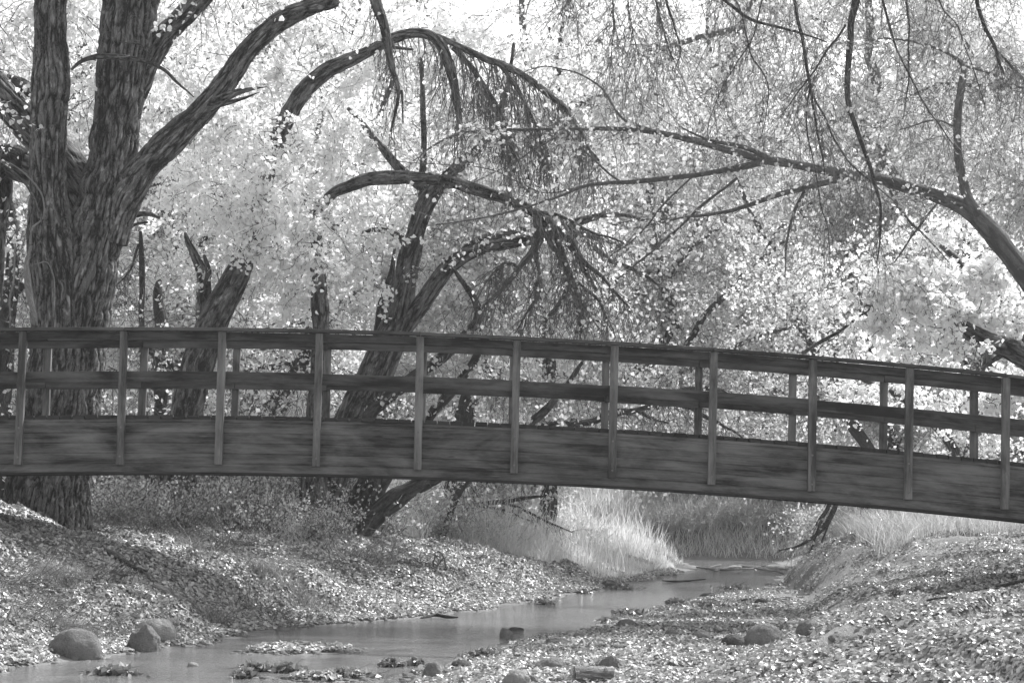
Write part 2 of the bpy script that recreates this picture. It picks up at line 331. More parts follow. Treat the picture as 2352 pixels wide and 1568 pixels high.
def vbox(acc, x, hw, y0, y1, z0, z1, lean=0.0, off=0.0):
    v = []; wd = []
    for zz in (z0, z1):
        for (xx, yy) in ((-hw, y0), (hw, y0), (hw, y1), (-hw, y1)):
            v.append((x + xx + lean * (zz - z0), yy, zz)); wd.append((zz + off, xx + (yy - y0), off))
    acc.add(v, [[0,3,2,1],[4,5,6,7],[0,1,5,4],[1,2,6,5],[2,3,7,6],[3,0,4,7]], wood=wd)
def bev(o, wdt=.004):
    b = o.modifiers.new('bevel', 'BEVEL'); b.width = wdt; b.segments = 2; b.limit_method = 'ANGLE'; return o
XA, XB = -16.0, 12.5
for s in (0, 1):                                     # near side, far side
    my = (lambda a, b: (a, b)) if s == 0 else (lambda a, b: (W - b, W - a))
    a = Acc(); y0, y1 = my(.09, .22); board(a, XA, XB, y0, y1, -.70, -.052, 90, off=s * 31.0); a.build('girder', M['girder'], bridge, False)
    a = Acc(); board(a, XA, XB, y0 + .004, y1 - .004, -.727, -.702, 90, off=5.0 + s); a.build('dark_underside_line', M['deck'], bridge, False)  # added dark-coloured strip, stands in for the dark line of the girder's underside
px_posts = [49, 283, 509, 733, 966, 1187, 1412, 1638, 1868, 2089, 2312]
tops = [765, 765, 765, 766, 770, 780, 792, 806, 825, 845, 868]
xs = [to_bridge(p - (3 if i < 7 else 1), q + 130)[0] for i, (p, q) in enumerate(zip(px_posts, tops))]
xs = [xs[0] - 1.22 * k for k in (4, 3, 2, 1)] + xs + [xs[-1] + 1.22 * k for k in (1, 2, 3, 4)]
for s in (0, 1):
    my = (lambda a, b: (a, b)) if s == 0 else (lambda a, b: (W - b, W - a))
    y0, y1 = my(.0, .088)
    for k, x in enumerate(xs):
        a = Acc(); zt = float(zd(x)); hw = rngb.uniform(.045, .049)
        vbox(a, x, hw, y0, y1, zt - .60 - rngb.uniform(-.012, .02), zt + 1.036, rngb.uniform(-.006, .009), off=rngb.uniform(0, 90))
        po = bev(a.build('post', M['post'], bridge, False))
        for zz in (-.155, -.515):
            a = Acc(); yb = y0 - .006 if s == 0 else y1 - .004; th = np.arange(10) / 10 * 6.2832
            ring = np.stack([x + .013 * np.cos(th), np.full(10, yb), zt + zz + .013 * np.sin(th)], 1); r2 = ring.copy(); r2[:, 1] += .01
            cen = np.array([[x, yb - .003, zt + zz]]) if s == 0 else np.array([[x, yb + .013, zt + zz]])
            face = ring if s == 0 else r2
            v = np.vstack([ring, r2, cen]); fs = [[i, (i+1) % 10, 10+(i+1) % 10, 10+i] for i in range(10)]
            o_ = 0 if s == 0 else 10; fs += [[20, o_+(2*i), o_+(2*i+1) % 10, o_+(2*i+2) % 10] for i in range(5)]
            a.add(v, fs); a.build('bolt', M['steel'], po, False)
    def pieces(first, step, gap=.004):
        e = [XA + .4] + [xs[i] for i in range(first, len(xs), step)] + [XB - .4]
        e = sorted(set(round(v, 4) for v in e)); return [(e[i] + gap, e[i+1] - gap) for i in range(len(e) - 1) if e[i+1] - e[i] > .3]
    for (p, q) in pieces(2 if s == 0 else 1, 3):
        dz = rngb.uniform(-.006, .006); a = Acc(); y0, y1 = my(-.035, .15); board(a, p, q, y0, y1, 1.038 + dz, 1.078 + dz, off=rngb.uniform(0, 90), tilt=rngb.uniform(-.002, .002)); bev(a.build('handrail_cap', M['rail'], bridge, False))
    for (p, q) in pieces(1 if s == 0 else 3, 2):
        dz = rngb.uniform(-.006, .004); a = Acc(); y0, y1 = my(.0895, .128); board(a, p, q, y0, y1, .942 + dz, 1.034, off=rngb.uniform(0, 90)); bev(a.build('top_rail', M['rail'], bridge, False))
    for (p, q) in pieces(0 if s == 0 else 1, 1):
        dz = rngb.uniform(-.008, .008); a = Acc(); y0, y1 = my(.0895, .128); board(a, p, q, y0, y1, .408 + dz, .543 + dz, off=rngb.uniform(0, 90)); bev(a.build('middle_rail', M['rail'], bridge, False))
a = Acc(); x = XA
while x < XB - .15:
    wd_ = .143; dz = rngb.uniform(-.005, .004); e = rngb.uniform(-.012, .01, 2); board(a, x, x + wd_, .0895 + abs(e[0]), W - .0895 - abs(e[1]), -.048 + dz, .0 + dz, 2, off=rngb.uniform(0, 90)); x += wd_ + rngb.uniform(.008, .018)
a.build('deck', M['deck'], bridge, False)
for k in range(10):
    x = XA + 1 + k * 2.9; a = Acc(); board(a, x, x + .09, .225, W - .225, -.40, -.056, 2, off=k * 7.0); a.build('cross_beam', M['deck'], bridge, False)

# ------------------------------------------------------------------ trees
def PL(rows, d):                                     # rows: px, py, width px [, depth offset]
    out = []
    for r in rows:
        dd = d + (r[3] if len(r) > 3 else 0); p = at(r[0], r[1], dd); out.append((p[0], p[1], p[2], r[2] / 2 * dd / F))
    return np.array(out)
def sample_on(C, rng, n, lo=0.0, hi=1.0):
    t = rng.uniform(lo, hi, n) * (len(C) - 1); i = np.minimum(t.astype(int), len(C) - 2); f = (t - i)[:, None]
    return C[i, :3] * (1 - f) + C[i+1, :3] * f, norm(C[i+1, :3] - C[i, :3])
class Tree:
    def __init__(s, name, loc, label, seed, cat='tree', bark='bark', leaf='leaf', twig='twig', group=None):
        s.root = empty(name, loc, label, cat, group); s.loc = np.array(loc, float); s.rng = np.random.default_rng(seed)
        s.t = Acc(); s.w = Acc(); s.l = Acc(); s.mats = (bark, twig, leaf); s.seed = seed; s.k = 0; s.C = []
    def limb(s, rows, d, sides=14, step=.1, disp=0.0, wob=.09, close=True):
        s.k += 1; C = limb(s.t, PL(rows, d), sides, step, disp, wob, s.seed * 3.7 + s.k * 1.9, close); s.C.append(C); return C
    def limbw(s, pts, sides=10, step=.2, wob=.08):
        s.k += 1; C = limb(s.t, pts, sides, step, 0, wob, s.seed * 3.7 + s.k); s.C.append(C); return C
    def twigs(s, P0, Dr, Ln, r=.008, K=8, droop=.12, wig=.22, sub=2, subl=.4, nl=0, size=.055, fold=True, sides=3, lspread=.05):
        P = grow(s.rng, P0, Dr, Ln, K, droop, wig); Nn = len(P); tubes(s.w, P, taper(Nn, K, r, r * .3), sides); nodes = P[:, 2:].reshape(-1, 3)
        if sub:
            i = s.rng.integers(0, Nn, Nn * sub); k = s.rng.integers(1, K - 1, Nn * sub); dr = norm(P[i, k+1] - P[i, k]) + s.rng.normal(0, .6, (Nn * sub, 3))
            Q = grow(s.rng, P[i, k], dr, np.mean(Ln) * subl * s.rng.uniform(.5, 1.4, Nn * sub), 6, droop, wig); tubes(s.w, Q, taper(len(Q), 6, r * .55, r * .25), 3)
            nodes = np.vstack([nodes, Q[:, 1:].reshape(-1, 3)])
        if nl:
            c = nodes[s.rng.integers(0, len(nodes), nl)] + s.rng.normal(0, lspread, (nl, 3)); leaves(s.l, s.rng, c, size * 1.25, fold)
        return nodes
    def along(s, C, n, Ln, out=(0, 0, 0), lo=0.1, hi=1.0, rnd=.8, **kw):
        P0, T = sample_on(C, s.rng, n, lo, hi); Dr = T * .5 + s.rng.normal(0, rnd, (n, 3)) + np.array(out); return s.twigs(P0, Dr, Ln * s.rng.uniform(.5, 1.3, n), **kw)
    def clump(s, px, py, d, rad, nt=14, nl=900, size=.078, flat=.7, fold=True, deep=None, **kw):
        c = at(px, py, d); deep = deep or rad
        nt = int(nt * 1.3); P0 = c + s.rng.normal(0, .3, (nt, 3)) * np.array([rad, deep, rad * flat]); Dr = s.rng.normal(0, 1, (nt, 3)) * np.array([1, .8, .8]) + np.array([0, 0, .1])
        P = grow(s.rng, P0, Dr, rad * s.rng.uniform(.5, 1.7, nt), 9, .07, .24); tubes(s.w, P, taper(nt, 9, .009, .003), 3); nd = P[:, 2:].reshape(-1, 3)
        i = s.rng.integers(0, len(nd), nt * 5); Q = grow(s.rng, nd[i], s.rng.normal(0, 1, (nt * 5, 3)), rad * .38, 5, .16, .25); tubes(s.w, Q, taper(nt * 5, 5, .004, .002), 3)
        nd = np.vstack([nd, Q[:, 1:].reshape(-1, 3), Q[:, 1:].reshape(-1, 3)]); leaves(s.l, s.rng, nd[s.rng.integers(0, len(nd), int(nl * .8))] + s.rng.normal(0, .045, (int(nl * .8), 3)), size, fold)
    def done(s):
        b, t, l = s.mats
        if s.t.v: s.t.build('trunk', M[b], s.root, origin=s.loc)
        if s.w.v: s.w.build('twigs', M[t], s.root, origin=s.loc)
        if s.l.v: s.l.build('crown', M[l], s.root, smooth=False, origin=s.loc)
        return s.root
def base(px, py, d):
    p = at(px, py, d); return (float(p[0]), float(p[1]), float(gz(p[0], p[1])) - .05)

# A: the big cottonwood at the left
dA = 31.0
A = Tree('cottonwood_tree', base(100, 1240, dA), 'huge furrowed cottonwood with two fused trunks and thick limbs at the left edge', 11)
A.limb([(98,1290,235),(105,1220,200),(115,1120,178),(135,1000,168),(158,850,160),(182,700,150),(215,560,138),(238,460,128),(252,380,118),(268,270,112),(280,170,122),(294,60,128),(305,-60,120),(318,-250,100),(330,-500,70),(350,-800,30)], dA, 220, .025, .075, .03)
A.limb([(60,1270,150,-.1),(82,1150,140,-.1),(112,950,124,-.2),(128,800,122,-.25),(126,680,112,-.3),(115,540,98,-.35),(111,430,88,-.4),(113,300,80,-.4),(118,180,82,-.4),(116,60,76,-.4),(117,-60,72,-.4),(110,-300,60,-.4),(95,-700,30,-.4)], dA, 150, .025, .06, .03)
A.limb([(250,560,70,.1),(225,510,95,.15),(190,440,98,.2),(140,370,92,.25),(75,300,86,.3),(10,225,78,.3),(-60,140,70,.3),(-150,20,50,.3)], dA, 110, .03, .05, .03)
C1 = A.limb([(262,560,60,-.1),(280,470,80,-.1),(306,420,78,-.1),(345,368,72,-.1),(410,305,66,-.1),(470,245,60,-.1),(510,200,54,-.1),(545,150,52,-.1),(580,105,50,-.1),(640,52,46,-.1),(700,22,42,-.1),(755,8,34,-.1),(778,6,20,-.1)], dA, 90, .025, .035, .02)
A.limb([(440,268,40,-.15),(490,238,34,-.2),(530,218,20,-.25),(570,206,10,-.3),(610,199,4,-.3)], dA, 24, .04, .02, .02)
A.limb([(485,245,20,-.15),(530,235,12,-.2),(575,220,6,-.3),(598,210,3,-.3)], dA, 14, .04, .01, .02)
A.limb([(300,240,60,.1),(345,140,56,.1),(375,85,54,.1),(425,35,52,.1),(480,-20,48,.1),(560,-90,42,.1),(640,-180,30,.1)], dA, 80, .03, .035, .02)
A.limb([(120,250,30,.6),(60,205,34,.7),(0,185,34,.7),(-80,160,30,.7)], dA, 30, .05, .02, .03)
A.limb([(120,400,70,.9),(60,385,80,1),(20,370,70,1),(-20,410,60,1),(-60,500,50,1)], dA, 50, .04, .05, .08)
A.limb([(20,370,40,1.2),(15,450,30,1.2),(0,560,26,1.2),(-5,680,18,1.2)], dA, 20, .06, .02, .1)
A.limb([(280,500,26),(300,494,18),(335,490,13),(366,500,7)], dA, 20, .04, .02, .03)
A.limb([(290,540,10,.1),(305,520,7,.1),(340,510,5,.1)], dA, 8, .05)
for r_ in ([(162,168,6,-.6),(190,142,10,-.6),(235,132,14,-.6),(290,135,14,-.55),(340,142,9,-.5),(375,158,8,-.5),(410,190,6,-.5),(440,220,3,-.5)], [(270,94,2,-.6),(315,98,4,-.6),(330,115,4,-.6),(355,140,4,-.6),(365,160,2,-.6)], [(315,98,3,-.6),(312,60,3,-.6),(310,20,2,-.6)]):
    A.limb(r_, dA, 8, .05)
# root flares at the foot
for r_ in ([(60,1180,90,-.2),(20,1190,70,-.3),(-20,1200,50,-.5)], [(150,1200,70,-.3),(172,1240,46,-.45),(180,1275,26,-.6)], [(170,1210,44,.1),(190,1245,30,.1),(205,1270,14,.1)], [(90,1200,70,-.45),(85,1250,50,-.65),(75,1300,30,-.8)]):
    A.limb(r_, dA, 60, .03, .05)
# hanging limb over the stream in the upper middle
Ch = A.limb([(640,-180,30,.1),(760,-220,26,-.3),(840,-120,24,-.8),(862,0,26,-1),(882,60,22,-1),(893,120,20,-1),(902,165,15,-1),(915,205,11,-1),(910,250,8,-1),(898,300,5,-1)], dA, 18, .06, .01, .02)
A.limb([(915,205,7,-1),(922,240,5,-1),(926,280,3,-1)], dA, 6, .06)
A.along(Ch, 34, .9, (0, 0, -1.2), .55, 1.0, .35, r=.008, droop=.35, wig=.2, sub=2, nl=60, size=.05)
# bare pale hanging sticks at far left
A2 = Acc()
A.limb([(0,372,5,-1.2),(35,400,6,-1.2),(70,440,6,-1.2),(92,500,6,-1.2),(95,535,6,-1.2),(80,575,4,-1.2),(68,600,3,-1.2)], dA, 6, .06)
A.limb([(88,545,3,-1.2),(110,590,4,-1.2),(123,640,3,-1.2),(124,700,3,-1.2)], dA, 6, .06)
A.along(A.C[6], 60, 1.6, (0, 0, .3), .5, 1, .7, nl=1500); A.along(A.C[2], 60, 1.6, (0, 0, -.3), .5, 1, .7, nl=1200)
for (px, py, d, r, nl) in ((30,60,33,1.0,1800),(190,30,33.5,1.0,1500),(180,240,34,.9,1300),(20,330,34,.7,600),(60,520,35,.8,300),(450,160,34,1.0,1600),(600,-60,38,1.2,1500),(400,40,35,1,1500),(700,70,39,1.1,2000),(560,300,38,.9,1500),(620,180,39,1.0,1500)):
    A.clump(px, py, d, r, 14, nl)
A.done()
Sx = Tree('hanging_branch', base(40, 1200, 29.5), 'bare pale snapped branch dangling beside the huge trunk at far left', 12, 'branch', 'drift', 'leaf', 'twig_pale')
Sx.limb([(72,560,6),(62,600,12),(66,650,16),(75,690,14),(84,722,9),(86,745,3)], 29.8, 12, .05)
Sx.limb([(72,560,6),(76,520,5),(96,500,4),(92,440,4),(60,400,4),(20,376,3),(-20,366,3)], 29.8, 6, .06)
Sx.limb([(75,600,3),(110,600,3),(122,650,3),(122,720,2)], 29.8, 6, .06)
Sx.limb([(40,560,4),(38,620,6),(28,700,5),(22,760,3)], 29.8, 6, .06)
Sx.done()

# B: leaning tree behind, its limb arching over to the upper middle
dB = 36.0
B = Tree('cottonwood_tree', base(415, 1140, dB), 'leaning dark cottonwood whose long limb arches high across the middle with drooping dead twigs', 21, leaf='leaf_bright')
B.limb([(405,1180,95),(412,1060,84),(425,950,78),(455,830,74),(490,735,72),(530,660,64),(555,610,52),(578,560,46),(600,460,42),(625,350,40),(662,265,42),(700,205,41),(745,165,38),(800,138,35),(850,115,30),(905,88,26),(955,76,22),(1000,88,24),(1025,130,26),(1040,180,22),(1050,235,16),(1060,300,9)], dB, 40, .05, .03, .03)
B.limb([(380,1180,60),(400,1100,55,.3),(440,930,44,.4),(462,800,38,.4),(468,700,34,.4),(470,640,30,.4),(450,590,18,.4),(432,555,14,.4),(425,535,6,.4)], dB, 24, .06, .02, .04)
B.limb([(470,660,16,.2),(478,620,14),(470,585,7)], dB, 10, .06)
Cb = B.limb([(1000,88,16),(1060,110,17),(1120,135,18),(1180,165,18),(1240,195,18),(1280,222,15),(1310,255,12),(1340,310,9),(1370,370,6)], dB, 14, .07, .01, .12)
Cc = B.limb([(1040,110,12),(1090,160,12),(1130,220,11),(1160,290,8),(1180,350,5)], dB, 10, .07, 0, .1)
Cd = B.limb([(1150,150,10),(1200,220,10),(1230,290,8),(1260,360,5)], dB, 10, .07, 0, .1)
B.limb([(850,115,14),(890,108,9),(950,112,5)], dB, 8, .06)
for C_, n_ in ((Cb, 130), (Cc, 90), (Cd, 70), (B.C[0][-60:], 60)):
    B.along(C_, n_, 1.15, (.1, 0, -1.3), .1, 1.0, .35, r=.011, droop=.3, wig=.2, sub=3, nl=110, size=.055)
for (px, py, d, r, nl) in ((600,400,36.9,.8,1800),(690,335,35.0,.3,150),(640,345,34.8,.4,420),(612,430,34.6,.5,620),(598,510,34.9,.5,600),(585,570,34.9,.4,340),(655,275,34.6,.25,70),(730,595,35.2,.3,160),(545,470,35.2,.55,600),(640,470,36.5,1.0,2200),(520,500,37,.8,1300),(760,250,38,.9,1500),(780,60,38,.8,900),(900,60,37.5,.9,1800),(1100,80,38,1.0,1800),(1250,120,38.5,1.0,1600),(430,420,37.5,.9,1500),(1000,30,38,.8,1400)):
    B.clump(px, py, d, r, 12, nl)
B.along(B.C[1], 40, .9, (0, 0, .1), .3, 1, .8, nl=500); B.done()

# C: upright tree with the middle arch
dC = 36.5
Ct = Tree('cottonwood_tree', base(715, 1240, dC), 'upright grey trunk whose dark limb arches right to a fan of dead twigs', 31, leaf='leaf_bright')
Ct.limb([(708,1275,86),(714,1200,70),(722,1100,62),(730,950,54),(738,820,46),(738,740,44),(734,660,38),(728,600,32),(726,540,26),(735,480,24),(765,445,24),(800,428,28),(850,412,30),(910,408,30),(980,410,28),(1040,420,28),(1110,440,26),(1170,458,24),(1230,490,26),(1280,530,28),(1320,575,20),(1345,625,14),(1370,670,8)], dC, 30, .05, .025, .03)
fan = [[(1240,500,20),(1235,560,16),(1195,610,13),(1150,660,9),(1110,700,5)],[(1270,520,18),(1290,590,14),(1300,660,11),(1250,740,8)],[(1255,520,14),(1280,580,13),(1320,640,10),(1370,680,7),(1400,740,4)],
       [(1300,545,16),(1340,600,12),(1390,640,9),(1440,700,5)],[(1220,480,12),(1290,500,9),(1350,530,7),(1430,560,4)],[(1235,560,9),(1240,640,8),(1225,700,6),(1190,760,3)],[(1290,590,9),(1330,690,8),(1335,760,4)],[(1195,610,8),(1160,600,6),(1120,640,4)]]
for f_ in fan:
    C_ = Ct.limb(f_, dC - .2, 8, .07, 0, .12); Ct.along(C_, 50, .95, (.05, 0, -.9), .1, 1, .5, r=.009, droop=.2, wig=.24, sub=3, nl=70, size=.05)
Ct.along(Ct.C[0][-70:], 50, .8, (0, 0, -1), 0, 1, .5, r=.008, droop=.3, nl=60)
for (px, py, d, r, nl) in ((700,560,35.6,.8,1500),(800,600,38,.9,1700),(690,680,38,.8,1300),(620,640,37,.7,900),(850,520,38,.8,1200),(760,350,38.5,.9,1500),(880,300,38.5,.9,1500),(740,500,36,.4,250)):
    Ct.clump(px, py, d, r, 12, nl)
Ct.done()

# D: forked leaning tree in the middle
dD = 38.0
Dt = Tree('cottonwood_tree', base(722, 1250, dD), 'leaning cottonwood that forks just above the handrail in the middle', 41, leaf='leaf_mid')
Dt.limb([(700,1290,110),(722,1200,92),(752,1100,84),(790,1010,80),(828,930,80),(862,860,76),(892,790,70),(915,730,64),(925,670,56),(935,610,50),(948,560,46),(965,500,42),(985,455,42),(1015,420,36),(1050,385,30),(1090,350,26),(1130,300,20),(1160,220,14),(1180,100,8)], dD, 60, .04, .035, .02)
Dt.limb([(905,790,40),(945,730,44,-.1),(985,675,40,-.1),(1030,615,38,-.1),(1085,580,32,-.1),(1150,562,28,-.1),(1215,550,26,-.1),(1270,535,24,-.1),(1330,508,20,-.1),(1390,495,15,-.1),(1440,495,10,-.1),(1480,505,5,-.1)], dD, 40, .05, .025, .03)
Dt.limb([(1050,605,26),(1075,570,24,.2),(1110,548,18,.2),(1160,538,16,.2),(1200,528,14,.2),(1260,520,10,.2)], dD, 20, .06, .015, .03)
Dt.limb([(945,575,20,-.1),(925,550,18,-.1),(895,532,15,-.1),(860,528,12,-.1),(833,533,7,-.1)], dD, 14, .06, .01, .02)
Dt.limb([(978,470,26,.1),(968,430,18,.2),(974,360,15,.3),(972,250,13,.3),(970,170,11,.3),(965,60,8,.3),(955,-60,5,.3)], dD, 12, .08, 0, .05)
Dt.limb([(985,450,26,.2),(950,415,26,.2),(915,385,22,.2),(880,345,18,.2),(840,295,13,.2),(800,250,9,.2)], dD, 14, .08, .01, .06)
Dt.limb([(860,860,30,.3),(875,740,28,.4),(888,680,24,.4),(900,620,14,.4),(905,570,6,.4)], dD, 14, .08, .01, .05)
Dt.limb([(1350,560,12,-.1),(1400,600,12,-.1),(1470,630,9,-.1),(1540,670,6,-.1)], dD, 8, .08, 0, .1)
Dt.limb([(1280,535,18,-.1),(1350,545,14,-.1),(1400,560,9,-.1),(1450,575,5,-.1)], dD, 8, .08, 0, .08)
for C_ in Dt.C[1:3] + Dt.C[-2:]: Dt.along(C_, 26, 1.0, (0, 0, .3), .4, 1, .6, nl=160)
Dt.along(Dt.C[0][-80:], 50, 1.3, (0, 0, .2), 0, 1, .7, nl=900)
for (px, py, d, r, nl) in ((960,620,37.6,.3,25),(1080,560,37.5,.5,60),(1000,520,39.5,.9,1300),(1130,480,39.8,.9,1200),(1050,240,39.5,.9,1200),(1200,330,39.5,.9,1100),(880,640,39.6,.8,1200),(1050,700,40,.9,1500),(1100,790,40,.8,1100),(960,860,40.3,.8,1200),(1180,640,40.2,.8,900),(1330,420,39.5,.9,1100)):
    Dt.clump(px, py, d, r, 12, nl)
Dt.done()

# E: dark leaning stems at the water's edge
dE = 37.0
E = Tree('leaning_tree', base(800, 1270, dE), 'dark thick stem leaning low under the bridge toward the stream', 51, bark='bark2', leaf='leaf_mid')
E.limb([(770,1310,70),(795,1265,64),(830,1215,56),(880,1170,50),(935,1132,44),(1000,1095,36),(1080,1060,32),(1160,1010,26),(1230,960,20),(1290,900,14),(1340,830,8)], dE, 26, .05, .02, .05)
E.limb([(800,1262,40,.2),(825,1180,36,.3),(860,1110,34,.3),(850,1050,32,.3),(845,960,30,.3),(900,910,30,.3),(960,858,28,.3),(1020,815,26,.3),(1070,770,22,.3),(1100,730,20,.3),(1090,690,16,.3),(1060,645,12,.3),(1040,615,8,.3)], dE, 18, .06, .015, .05)
E.limb([(830,1215,30,.5),(900,1080,26,.5),(985,960,24,.5),(1040,895,24,.5),(1090,830,18,.5),(1115,770,12,.5)], dE, 14, .06, .015, .05)
E.limb([(795,1190,16,.4),(815,1140,22,.4),(835,1095,24,.4),(850,1040,18,.4)], dE, 12, .06, .01, .05)
E.along(E.C[0], 60, .8, (0, 0, -.2), .0, .6, .8, r=.006, nl=260); E.along(E.C[0][-60:], 30, .8, (0, 0, .2), 0, 1, .8, nl=400)
E.along(E.C[1], 30, .7, (0, 0, .2), .1, 1, .8, nl=300); E.along(E.C[2], 30, .8, (0, 0, .3), .4, 1, .8, nl=400)
E.done()

# H: far small trunk with low horizontal branch
H = Tree('small_tree', base(1035, 1205, 47), 'small dark trunk with one low horizontal branch reaching over the bright grass', 61, bark='bark2', leaf='leaf_dim')
H.limb([(1025,1225,24),(1040,1190,26),(1040,1150,30),(1045,1105,44),(1050,1050,46),(1070,960,40),(1090,860,34),(1110,700,24),(1120,500,14)], 47, 16, .1, .02, .05)
H.limb([(1045,1215,24),(1052,1190,18),(1040,1165,18)], 47, 10, .1)
ha = H.limb([(1040,1190,14,-.3),(1075,1170,16,-.6),(1125,1155,12,-1),(1180,1148,9,-1.4),(1230,1142,7,-1.6),(1250,1140,3,-1.7)], 47, 8, .1, 0, .05)
hb = H.limb([(1150,1152,6,-1.3),(1190,1165,6,-1.6),(1240,1190,5,-1.8),(1290,1212,4,-2),(1315,1222,2,-2)], 47, 6, .1, 0, .05)
hc = H.limb([(1100,1160,6,-.9),(1150,1170,6,-1.2),(1180,1180,4,-1.2),(1230,1205,3,-1.3),(1240,1230,2,-1.3)], 47, 6, .1, 0, .05)
for C_ in (ha, hb, hc): H.along(C_, 16, .6, (.3, 0, -.4), .2, 1, .6, r=.008, nl=60, size=.07)
H.clump(1120, 900, 48, 1.4, 14, 1800, size=.08); H.clump(1200, 1090, 47, .8, 10, 220, size=.07); H.clump(1060, 760, 48, 1.4, 14, 1500, size=.08)
H.done()

# L: tree outside the right edge, its limbs sweeping in
dL = 32.0
Lt = Tree('cottonwood_tree', base(2570, 1300, dL), 'cottonwood beyond the right edge sending long forked limbs across the picture', 71, bark='bark3', leaf='leaf_mid')
Lt.limb([(2580,1330,150),(2560,1200,120),(2530,1050,105),(2490,880,80),(2440,745,68),(2370,650,56),(2320,588,50),(2275,530,46),(2230,486,40),(2170,456,34),(2100,434,30),(2030,414,27),(1960,402,25),(1890,390,22),(1820,377,20),(1760,368,19),(1690,350,16),(1600,325,17),(1520,308,14),(1440,298,12),(1370,296,11),(1300,297,9),(1200,298,8),(1120,300,7),(1050,310,5),(980,345,4),(950,380,2)], dL, 40, .05, .02, .03)
Lb = Lt.limb([(1770,370,20),(1735,378,16,-.05),(1690,388,14,-.1),(1600,402,12,-.1),(1510,412,12,-.1),(1430,418,10,-.1),(1350,425,8,-.1),(1290,450,6,-.1),(1200,480,5,-.1),(1100,502,4,-.1),(1000,516,3,-.1)], dL, 12, .06, 0, .04)
Lc = Lt.limb([(1960,402,20,-.1),(1900,420,15,-.1),(1840,436,13,-.1),(1780,450,12,-.1),(1710,475,10,-.1),(1640,492,8,-.1),(1570,500,5,-.1),(1480,520,3,-.1)], dL, 12, .06, 0, .04)
Ld = Lt.limb([(2250,495,26,-.1),(2225,450,23,-.1),(2208,390,22,-.1),(2200,320,20,-.1),(2202,250,19,-.1),(2210,190,17,-.1),(2212,150,12,-.1),(2180,125,7,-.1),(2130,105,6,-.1),(2070,92,5,-.1),(1980,88,3,-.1)], dL, 18, .06, .01, .03)
for r_ in ([(1760,365,12),(1720,345,11),(1670,328,9),(1620,318,6),(1560,290,3)],[(2212,150,7),(2270,165,6),(2340,200,6),(2400,200,4)],[(1530,310,6),(1480,290,6),(1430,270,6),(1400,230,6),(1370,195,5),(1310,165,4),(1240,155,3),(1170,180,2)],
           [(1690,410,7),(1640,450,7),(1560,520,6),(1480,590,5),(1420,640,3)],[(1590,405,4),(1540,460,5),(1480,530,4),(1400,590,3)],[(1850,435,7),(1825,490,7),(1810,560,5),(1800,640,3)],[(1430,418,5),(1400,400,5),(1330,340,4),(1300,300,3)],
           [(2190,290,4),(2150,275,4),(2090,290,3),(2060,300,2)],[(1350,425,4),(1250,440,3),(1150,400,3),(1050,380,2),(870,370,2)],[(1310,298,4),(1230,340,4),(1170,380,3),(1060,440,2)],
           [(2160,455,6),(2090,540,5),(2050,600,3)],[(2030,412,6),(2080,490,6),(2140,555,4),(2175,600,2)]):
    C_ = Lt.limb(r_, dL, 7, .08, 0, .06); Lt.along(C_, 9, .7, (0, 0, -.1), .2, 1, .6, r=.004, nl=25, size=.05)
for C_, n_, nl_ in ((Lt.C[0][-160:], 170, 420), (Lb, 50, 200), (Lc, 50, 200), (Ld, 30, 150)):
    Lt.along(C_, n_, .8, (0, 0, .0), .0, 1, .7, r=.0045, droop=.1, nl=nl_, size=.055)
for (px, py, d, r, nl) in ((2330,160,40,1.1,1500),(2290,380,40,1.0,1400),(2150,330,39.5,.9,900),(2060,300,39.5,1,1000),(2240,260,41,1,1200),(1300,310,31.6,.4,90),(1130,330,31.6,.4,90),(1420,310,31.8,.4,60),(1950,420,31.6,.4,80),(2120,445,31.6,.35,60),(1090,300,31.8,.3,60)):
    Lt.clump(px, py, d, r, 8, nl, size=.065)
Lt.done()

